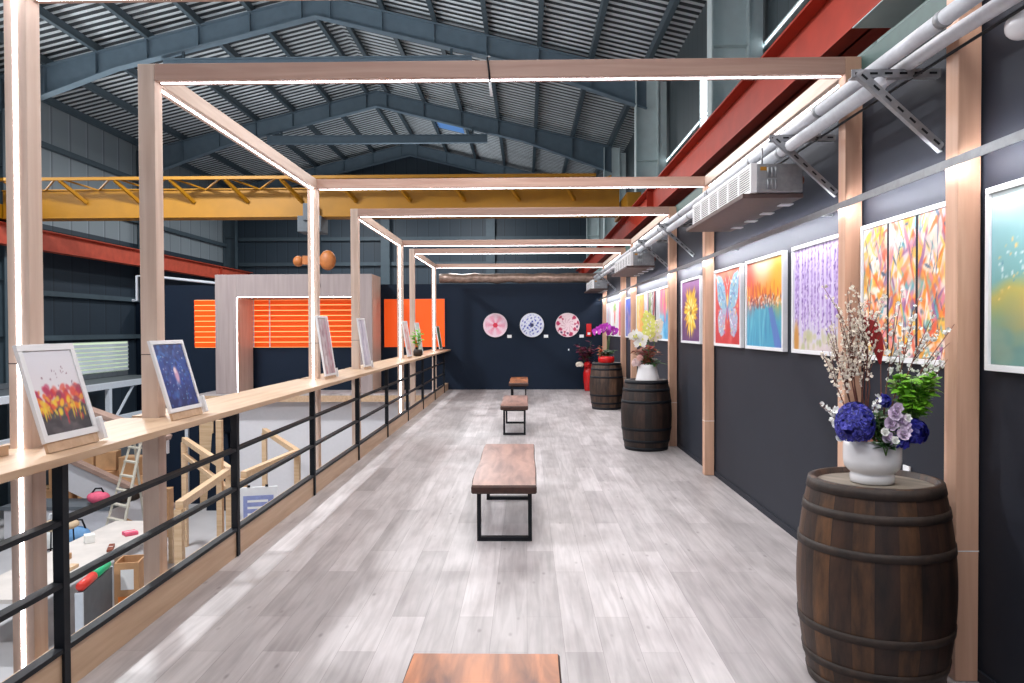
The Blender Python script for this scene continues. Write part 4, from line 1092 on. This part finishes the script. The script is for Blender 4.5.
def art_bluefairy():
    a = Art(60, 76, 62, [(0, (34, 44, 96)), (.4, (44, 66, 140)), (.7, (46, 76, 150)), (1, (60, 70, 120))])
    a.strokes(120, (0, 1, 0, 1), .06, .04, [(30, 44, 110), (60, 90, 180), (80, 130, 200), (40, 50, 100), (90, 90, 150)], ang=(-1, 1), a=(.3, .8))
    a.strokes(60, (.1, .9, .1, .9), .014, .012, [(130, 180, 220), (90, 150, 200), (180, 190, 220)])
    a.blob(.52, .5, .07, .13, (214, 170, 196), 0, .8); a.blob(.5, .58, .045, .05, (240, 220, 226), 0, .6)
    return a
def art_streaks(seed, cols, base):
    a = Art(44, 76, seed, base); a.strokes(70, (0, 1, 0, 1), .03, .22, cols, ang=(-.08, .08), a=(.4, .9)); a.strokes(30, (0, 1, 0, 1), .05, .05, cols, a=(.3, .7)); return a
def ledge_picture(y0, W, Hh, tilt, label, art, fw=.028, x=-2.075, rot=-.06, block=True, z=1.058):
    """A framed picture on a low wooden foot, leaning back against a post."""
    t = thing('framed_picture', label, 'picture', (x, y0, z), PI/2+rot, 'framed pictures leaning on the ledge', tilt=-tilt)
    frame_mb(W, Hh, fw, .018).build('picture_frame', M['white'], t, .002)
    canvas_mb(W-2*fw-.004, Hh-2*fw-.004, art, fw+.002, fw+.002, .006, .008).build('print', M['art'], t)
    MB().box(.004, W-.004, .0145, .0175, .004, Hh-.004).build('backing', M['offwhite'], t)
    MB().box(.012, W-.012, .006, .02, 1.0285-z, -.0005).build('foot_strip', M['shelf'], t)
    if block: MB().box(W+.001, W+.03, -.015, .016, 1.034-z, .07).build('end_stop', M['white'], t, .003)
    return t
ledge_picture(3.2, .39, .435, .29, 'framed picture of red and yellow flowers, nearest on the ledge', art_redflowers(), .03, -2.025, -.03, z=1.072)
ledge_picture(4.36, .39, .435, .29, 'framed dark blue picture with a pale figure on the ledge', art_bluefairy(), .024, -2.03, -.045, z=1.071)
ledge_picture(7.94, .36, .64, .15, 'tall framed picture with grey and rose vertical streaks on the ledge', art_streaks(63, [(176, 150, 156), (206, 190, 196), (150, 110, 120), (190, 90, 110), (230, 226, 226)], [(0, (200, 180, 184)), (1, (206, 204, 208))]), .022)
ledge_picture(9.88, .34, .64, .15, 'tall framed picture with pale lavender-grey pattern on the ledge', art_streaks(64, [(190, 186, 204), (226, 222, 232), (150, 146, 170), (240, 236, 240)], [(0, (176, 170, 190)), (1, (220, 210, 220))]), .022)
ledge_picture(13.5, .38, .64, .15, 'white framed picture with red marks, left of the ledge plant', art_streaks(65, [(240, 232, 230), (226, 150, 140), (206, 80, 80), (236, 226, 222)], [(0, (236, 220, 216)), (1, (240, 232, 230))]), .03, block=False)
ledge_picture(15.0, .38, .62, .15, 'white framed pale green picture behind the ledge plant', art_streaks(66, [(206, 226, 206), (240, 244, 240), (170, 200, 180)], [(0, (206, 220, 206)), (1, (236, 240, 236))]), .03, block=False)
ledge_picture(18.5, .42, .56, .16, 'dark green framed picture at the far end of the ledge', art_streaks(67, [(70, 110, 70), (110, 150, 90), (50, 80, 60), (150, 170, 140)], [(0, (70, 100, 70)), (1, (120, 150, 120))]), .03, block=False)
t = thing('ledge_plant_pot', 'small dark pot on the ledge near its far end', 'pot', (-2.06, 14.62, 1.0265)); MB().lathe([(.06, 0), (.085, .02), (.09, .09), (.075, .13), (.065, .13), (.001, .11)], 20).build('pot', M['hoop'], t)
leafy('ledge_plant', 'green leafy plant growing from the small pot on the ledge', 'plant' and (-2.06, 14.62, 1.15), 8, 10, (.11, .11, .42), .08, .04, M['leaf'], 44)['category'] = 'plant'

# ------------------------------------------------------------------ far left gallery wing: louvred blinds, timber portal, low rooms
for n_, (x0, x1, sl) in enumerate(((-8.45, -7.86, True), (-7.0, -4.12, True), (-3.6, -2.05, False))):
    w = MB(); w.box(x0, x1, YB-.012, YB-.002, 1.08, 2.31)
    w = struct(w.build('window_%d' % (3+n_), M['darkgrey']))
    b = MB(); k = 9 if sl else 1
    if sl:
        for j in range(k):
            z0 = 1.09+1.21*j/k; T = Matrix.Translation((0, YB-.035, z0+.067)) @ Matrix.Rotation(.22, 4, 'X')
            b.box(x0+.01, x1-.01, -.008, .008, -.058, .058, None, T)
    else: b.box(x0+.01, x1-.01, YB-.045, YB-.025, 1.09, 2.30)
    b.build('blind', M['orange'], w)
    if sl: MB().box(x0+.01, x1-.01, YB-.0145, YB-.0125, 1.09, 2.3).build('window_pane', M['glow_orange'], w)
    if n_ == 1:
        MB().box(-6.52, -6.49, YB-.068, YB-.056, 1.09, 2.3).box(-6.93, -6.90, YB-.068, YB-.056, 1.09, 2.3).build('blind_cord', M['white'], w)
PM = wood('portal_panel', (150, 135, 134), (166, 151, 148), 2, .5, 3)
t = thing('timber_portal', 'broad pale timber portal standing around the orange blinds by the back wall', 'portal', (0, 18.36, .005))
D = YB-18.36-.075
MB().box(-7.46, -6.94, 0, D, 0, 2.86).build('pier', PM, t, .004)
MB().box(-4.12, -3.68, 0, D, 0, 2.86).build('pier', PM, t, .004)
hd = MB().box(-6.939, -4.121, 0, D, 2.32, 2.86).build('lintel', PM, t, .004)
MB().box(-6.939, -6.931, .0, .01, .0, 2.31).build('led_strip', M['led'], t); MB().box(-6.92, -4.13, .0, .01, 2.311, 2.319).build('led_strip', M['led'], t)
MB().box(-6.938, -6.93, .04, D-.01, 0, 2.3).build('lit_jamb', M['frame'], t)  # paler than the pier: the strip's light on the jamb, painted in
MB().box(-3.679, -3.672, 0.02, D-.01, 0, 2.85).build('lit_outer_side', M['frame'], t)  # lit outer side of the pier, painted as a paler sheet
struct(MB().box(-7.9, -2.06, 18.2, YB-.002, -.03, 0).build('floor_wing', M['floor']))
struct(MB().box(-7.9, -2.35, 18.18, YB-.002, -.18, -.031).build('trim_14', M['shelf']))
struct(MB().box(-7.0, -2.35, 18.45, 18.6, GZ, -.181).build('wall_wing', M['offwhite']))
struct(MB().box(-2.5, -2.36, 2.0, 18.4, GZ, -2.2).build('wall_low', M['offwhite'])) if False else None
# doors and panels under the wing at the back wall
t = struct(thing('door_1', '', '')); del t['category']; del t['label']
MB().box(-9.3, -8.72, YB-.05, YB-.002, GZ, -.5).build('door_leaf', M['navy'], t)
MB().box(-8.70, -8.62, YB-.08, YB-.002, GZ+.1, -.5).build('door_handle', M['lightsteel'], t)
MB().box(-8.60, -8.36, YB-.05, YB-.002, GZ, -.5).build('door_leaf', M['navy'], t)
MB().box(-8.34, -7.98, YB-.05, YB-.002, GZ, -.5).build('door_panel', M['pine'], t)
t = thing('black_pedestal', 'black tapered pedestal on the ground floor by the dark doors', 'pedestal', (-7.55, 18.9, GZ+.002))
MB().prism([(-.32, 0), (.36, 0), (.22, 1.9), (-.16, 1.9)], -.2, .2, 'y').build('body', M['navy'], t, .01); MB().box(-.05, .07, -.215, -.201, 1.35, 1.6).build('notice', M['card'], t)
WORLD, HALL_FILL, GALLERY_FILL, UPLIGHT = .42, 300, 122, 96
# ------------------------------------------------------------------ ground floor, seen through the railing
def beam_frame(label, A, B, Cc, ztop, double):
    t = thing('timber_stand', label, 'stand', (A[0], A[1], GZ+.002))
    o_ = Vector((A[0], A[1], GZ)); pts = [Vector((p_[0], p_[1], ztop))-o_ for p_ in (A, B, Cc)]
    for i, p_ in enumerate(pts): MB().box(p_.x-.05, p_.x+.05, p_.y-.05, p_.y+.05, 0, p_.z-.052).build('post', M['pine'], t, .004)
    if double: MB().box(pts[1].x-.2, pts[1].x-.11, pts[1].y-.05, pts[1].y+.04, 0, GZ*-1+.1).build('tall_post', M['pine'], t, .004)
    MB().bar(pts[0], pts[1], .1, .1).build('top_rail', M['pine'], t, .004)
    MB().bar(pts[1], pts[2], .1, .1).build('top_rail', M['pine'], t, .004)
    if double: MB().bar(pts[1]-Vector((0, 0, .32)), pts[2]-Vector((0, 0, .32)), .08, .08).build('lower_rail', M['pine'], t, .004)
beam_frame('pale timber stand on the ground floor just left of the second railing post', (-4.45, 9.75), (-4.75, 12.2), (-7.0, 15.6), -.7, True)
beam_frame('pale timber stand on the ground floor behind the white poster', (-4.38, 11.8), (-4.2, 14.0), (-5.83, 17.0), -.7, False)
# poster stand
t = thing('poster_stand', 'white poster with a lilac-blue panel, seen below the railing', 'poster', (-4.1, 11.6, GZ+.002), .25)
MB().box(-.3, .3, 0, .03, 1.15, 2.05).build('board', M['white'], t, .004)
MB().box(-.2, .24, -.006, -.0005, 1.2, 1.92).build('printed_panel', plain('poster_lilac', (146, 156, 206), .5), t)
ln = MB()
for k, (z, w) in enumerate(((1.82, .30), (1.72, .34), (1.62, .28), (1.5, .33), (1.4, .3))): ln.box(-.14, -.14+w, -.009, -.0065, z, z+.035)
ln.build('printed_lines', M['card'], t)
for x in (-.24, .24): MB().box(x-.02, x+.02, .031, .06, 0, 1.6).build('leg', M['black'], t)
MB().box(-.28, .28, .0, .12, 0, .02).build('base', M['black'], t)
for x in (-.12, .14): MB().box(x-.02, x+.02, -.01, .036, 2.05, 2.08).build('clip', M['black'], t)

# stair flights with white parapets and timber caps
def parapet(label, p0, p1, y, hgt, wide):
    t = thing('stair_parapet', label, 'parapet', (p0[0], y, p0[1]))
    dx, dz = p1[0]-p0[0], p1[1]-p0[1]
    MB().prism([(0, -.05), (dx, dz-.05), (dx, dz-hgt), (0, -hgt)], 0, .1, 'y').build('panel', M['offwhite'], t)
    c = MB(); c.bar((0, .05, 0), (dx, .05+0, dz), wide, .1); c.build('cap', wood('cap_wood_%d' % int(p0[0]*10), (150, 122, 110), (176, 148, 134), 0), t, .004)
    return t
parapet('stair parapet with brown timber cap, sloping just beyond the nearest pictures', (-9.6, .02), (-7.5, -.72), 15.9, .32, .34)
parapet('lower white stair parapet with timber cap, behind the nearest railing post', (-10.3, -1.32), (-7.9, -2.42), 17.0, .72, .22)

# step ladder
t = thing('step_ladder', 'pale aluminium step ladder standing on the ground floor', 'ladder', (-7.85, 15.3, GZ+.002), -.55)
al = plain('aluminium', (212, 206, 192), .4, .2, var=.05)
for s_ in (-1, 1):
    MB().bar((s_*.34, -.62, 0), (s_*.16, .02, 2.25), .05, .03).build('stile', al, t)
    MB().bar((s_*.33, .42, 0), (s_*.16, .06, 2.2), .04, .03).build('rear_leg', al, t)
for k in range(8):
    q = (k+.6)/8.2; hw = .34-.18*q; MB().box(-hw, hw, -.62+.64*q-.04, -.62+.64*q+.05, 2.25*q-.015, 2.25*q+.015).build('tread', al, t)
MB().box(-.19, .19, -.03, .12, 2.2, 2.25).build('top_cap', al, t)
MB().bar((-.28, .32, .6), (.28, .32, .6), .03, .03).build('rear_brace', al, t)

# long workbench and things near it
t = thing('work_table', 'long low pale-topped work table on the ground floor', 'table', (-7.3, 12.2, GZ+.002))
MB().box(-.6, .6, -1.9, 2.4, .72, .78).build('tabletop', plain('pale_board', (208, 200, 194), .6, var=.08, scale=3), t, .004)
for x in (-.52, .52):
    for y in (-1.8, 2.3): MB().box(x-.04, x+.04, y-.04, y+.04, 0, .72).build('leg', M['pine'], t)
TZ = GZ+.785
ga = 1.76; gx, gy = -5.98, 10.5
t = thing('grey_display_board', 'dark grey board standing upright behind the nearest railing post', 'board', (gx, gy, GZ+.002), ga)
MB().box(-.56, .56, -.04, .04, .08, 1.0).build('board', M['darkgrey'], t, .004); MB().box(-.58, .58, -.05, .05, 0, .08).build('foot', M['hoop'], t, .004)
for x in (-.59, .56): MB().box(x, x+.03, -.05, .05, .081, 1.0).build('edge_post', M['lightsteel'], t)
for q, mat, c in ((-.30, 'redroll', 'red plastic roll lying on top of the dark grey board'), (.24, 'greenroll', 'green plastic roll lying on top of the dark grey board')):
    t = thing('plastic_roll', c, 'roll', (gx+q*math.cos(ga), gy+q*math.sin(ga), GZ+1.068), ga)
    MB().lathe([(.03, -.24), (.062, -.225), (.062, .225), (.03, .24)], 16).build('roll', M[mat], t).rotation_euler = (0, PI/2, 0)
t = thing('cardboard_carton', 'open cardboard carton with orange prints beside the grey board', 'box', (-5.93, 11.25, GZ+.002), .2)
MB().box(-.17, .17, -.02, 0, 0, 1.0).box(-.17, .17, .38, .4, 0, 1.0).box(-.17, -.15, 0, .38, 0, 1.0).box(.15, .17, 0, .38, 0, 1.0).box(-.15, .15, 0, .38, 0, .03).build('carton', M['cardboard'], t)
MB().box(-.08, .1, -.024, -.0205, .6, .9).build('paper_label', M['card'], t); MB().box(-.12, .12, -.024, -.0205, .25, .5).build('orange_print', M['orange_print'], t)
for k, (dx, dy, sx, sy, sz, mt, lb) in enumerate(((.3, -.6, .12, .3, .05, 'pine', 'pale wood block on the work table, nearest its right edge'), (-.1, -.1, .2, .16, .09, 'cardboard', 'small brown box in the middle of the work table'),
        (.34, .5, .09, .4, .04, 'rust', 'long brown strip on the right edge of the work table'), (-.25, .9, .16, .16, .14, 'blossom_w', 'white tub on the work table'), (.2, 1.4, .22, .2, .06, 'pink', 'flat pink parcel at the far end of the work table'))):
    t = thing('craft_piece', lb, 'craft material', (-7.3+dx, 12.2+dy, TZ), .2*k, 'craft pieces on the work table')
    MB().box(-sx/2, sx/2, -sy/2, sy/2, 0, sz).build('body', M[mt], t, .006); MB().box(-sx/2+.01, sx/2-.01, -.01, .01, sz+.0005, sz+.003).build('band', M['card'], t)
# stool, bags, boxes in the craft corner
t = thing('cushioned_stool', 'stool with tan cushion on thin black legs by the step ladder', 'stool', (-8.75, 14.2, GZ+.002), .3)
MB().lathe([(.28, .74), (.33, .77), (.33, .82), (.26, .87), (.001, .88)], 24).build('cushion', plain('tan_cloth', (206, 182, 152), .8), t)
for k in range(4):
    a = PI/4+k*PI/2; MB().bar((.26*math.cos(a), .26*math.sin(a), .75), (.3*math.cos(a), .3*math.sin(a), 0), .022, .022).build('leg', M['black'], t)
MB().lathe([(.285, .3), (.3, .3), (.3, .32), (.285, .32)], 24, cap=False).build('foot_ring', M['black'], t)
t = thing('white_counter', 'white-fronted counter with grey top behind the nearest railing post', 'counter', (-9.6, 16.1, GZ+.002))
MB().box(-1.3, .9, -.3, .4, 0, .7).build('body', M['offwhite'], t); MB().box(-1.35, .95, -.35, .45, .7, .78).build('top', M['darkgrey'], t, .004)
def bag(label, pos, mat, sx, sy, sz, cat='bag', strap='black', nm='cloth_bag'):
    t = thing(nm, label, cat, pos, .3); rr = random.Random(len(label))
    m = MB().ball((0, 0, sz), 1, None, 14, 10, (sx, sy, sz)); m.v = [(x*(1+.07*math.sin(9*z+5*x)), y*(1+.07*math.sin(7*x+3)), z) for x, y, z in m.v]; m.build('body', M[mat], t)
    MB().tube([(-sx*.5, -.02, sz*1.8), (-sx*.2, -.03, sz*2.5), (sx*.3, -.03, sz*2.5), (sx*.5, -.02, sz*1.8)], .02, 6).build('handle', M[strap], t)
bag('pink bag with black strap on the grey counter top', (-9.05, 16.05, GZ+.785), 'pink', .22, .16, .13)
bag('dark bag beside the pink bag on the grey counter top', (-8.5, 16.2, GZ+.785), 'hoop', .24, .15, .11)
bag('light blue bag on the floor left of the step ladder', (-9.0, 15.2, GZ+.003), 'bluecloth', .3, .2, .26)
bag('white bag on the floor at the left end of the counter', (-9.55, 15.3, GZ+.003), 'blossom_w', .22, .2, .3, strap='white')
rr = random.Random(5)
boxes = [(-11.2, 18.1, .9, .6, .7, 0), (-10.2, 18.2, .8, .6, .66, .1), (-9.3, 18.0, .8, .6, .62, -.1), (-10.9, 18.1, .7, .5, .5, .15, .7), (-10.05, 18.2, .6, .5, .44, -.2, .66), (-9.3, 18.05, .5, .45, .4, .3, .62), (-10.5, 18.15, .5, .45, .36, .1, 1.22), (-7.95, 16.45, .5, .42, 1.0, .2), (-9.32, 18.05, .5, .4, .42, -.1, 1.03), (-10.0, 18.2, .45, .4, .44, .2, 1.11)]
locs = ['bottom left of the pile', 'bottom middle of the pile', 'bottom right of the pile', 'second layer at the left of the pile', 'second layer in the middle of the pile', 'second layer at the right of the pile', 'on the very top of the pile', 'standing alone by the step ladder', 'third layer at the right of the pile', 'third layer in the middle of the pile']
for b_, l_ in zip(boxes, locs):
    x, y, w, d, h, r = b_[:6]; z = b_[6] if len(b_) > 6 else 0
    t = thing('cardboard_box', 'brown cardboard box behind the stair, '+l_, 'box', (x, y, GZ+.003+z+.004*(z > 0)), r, 'cardboard boxes piled behind the stair')
    MB().box(-w/2, w/2, -d/2, d/2, 0, h).build('carton', M['cardboard'], t, .008); MB().box(-w/2+.01, w/2-.01, -.03, .03, h+.0005, h+.003).build('tape', plain('tape_tan', (214, 190, 150), .4), t)
bag('woven round basket on the cardboard pile', (-8.3, 18.0, GZ+1.10+.01), 'cardboard', .3, .22, .2, 'basket', 'rust', 'basket') if False else None
# steel walkway edge and louvre along the left side
t = thing('steel_walkway', 'white steel walkway edge with posts along the far left side of the hall', 'walkway', (-11.0, 0, GZ))
MB().box(-.06, .06, 10, 24.5, 2.9, 3.06).build('upper_beam', M['lightsteel'], t, .004); MB().box(-1.9, -.061, 10, 24.5, 2.96, 3.0).build('deck', M['darkgrey'], t)
for y in (11, 14, 17, 20, 23): MB().box(-.06, .06, y, y+.12, 0, 2.9).build('post', M['lightsteel'], t)
for y in (17.4, 20.4): MB().bar((0, y, 2.1), (0, y+.9, 2.88), .05, .05).build('brace', M['lightsteel'], t)
MB().box(-.05, .05, 10, 24.5, 2.02, 2.14).build('lower_beam', M['lightsteel'], t)
MB().box(-1.9, -1.8, 10, 24.5, 3.01, 3.14).build('kick_panel', M['darkgrey'], t)
t = thing('storage_crate', 'pale steel crate under the far left walkway', 'crate', (-10.4, 20.6, GZ+.002))
MB().box(-.4, .4, -.7, 1.2, 0, 1.5).build('body', M['darkgrey'], t, .01); MB().box(-.42, .42, -.72, 1.22, 1.5, 2.0).build('cover', M['lightsteel'], t, .01); MB().box(.4205, .424, -.5, 1.0, 1.62, 1.86).build('label_strip', M['galv'], t)
t = struct(MB().box(-13.395, -13.36, 19.2, 25.6, .2, 1.18).build('window_6', M['lightsteel']))
lv = MB()
for j in range(7):
    z = .24+.13*j; T = Matrix.Translation((-13.34, 0, z+.05)) @ Matrix.Rotation(-.5, 4, 'Y')
    lv.box(-.005, .005, 19.25, 25.55, -.065, .065, None, T)
lv.build('louvre_blades', M['lightsteel'], t)
MB().box(-13.359, -13.352, 19.25, 25.55, .22, 1.16).build('window_pane', M['louver'], t)
struct(MB().box(-13.39, -11.9, 26.2, 26.35, GZ, 2.55).build('wall_back_left', M['navy']))

# ------------------------------------------------------------------ light
w = bpy.data.worlds.new('hall_daylight'); sc.world = w; w.use_nodes = True
bg = w.node_tree.nodes['Background']; bg.inputs[0].default_value = (*lin((196, 214, 238)), 1); bg.inputs[1].default_value = WORLD
def area(name, loc, rot, sx, sy, power, col=(1, 1, 1)):
    l = bpy.data.lights.new(name, 'AREA'); l.shape = 'RECTANGLE'; l.size = sx; l.size_y = sy; l.energy = power; l.color = col
    o = bpy.data.objects.new(name, l); C.objects.link(o); o.location = loc; o.rotation_euler = rot; return o
for k, (x, y) in enumerate(((-7.5, 4), (-7.5, 14), (-7.5, 24), (-7.5, 31), (-2.2, 24), (-2.2, 31))):
    area('hall_fill', (x, y, 7.2), (0, 0, 0), .7, .7, HALL_FILL*(2.6 if k < 2 else 1), (.94, .97, 1))  # unseen lamps added to brighten the hall and its ground floor
for y in (1.0, 6.0, 11.0, 15.6):
    area('gallery_fill', (-.1, y, 4.6), (0, 0, 0), 2.4, 2.4, GALLERY_FILL, (1, .98, .97))  # unseen panels added above the gallery to brighten its floor
area('side_fill', (-12.0, 12, 5.8), (0, -PI/2, 0), 1.6, 16, 420, (.9, .96, 1))  # unseen side panel added to light the right-hand columns
for x, y in ((-8, 3), (-8, 11), (-8, 20), (-4, 28), (-5, 6), (-3, 14)):
    area('roof_fill', (x, y, 5.2), (PI, 0, 0), 3, 3, UPLIGHT, (.9, .95, 1))  # unseen upward panels added inside the hall to brighten the roof
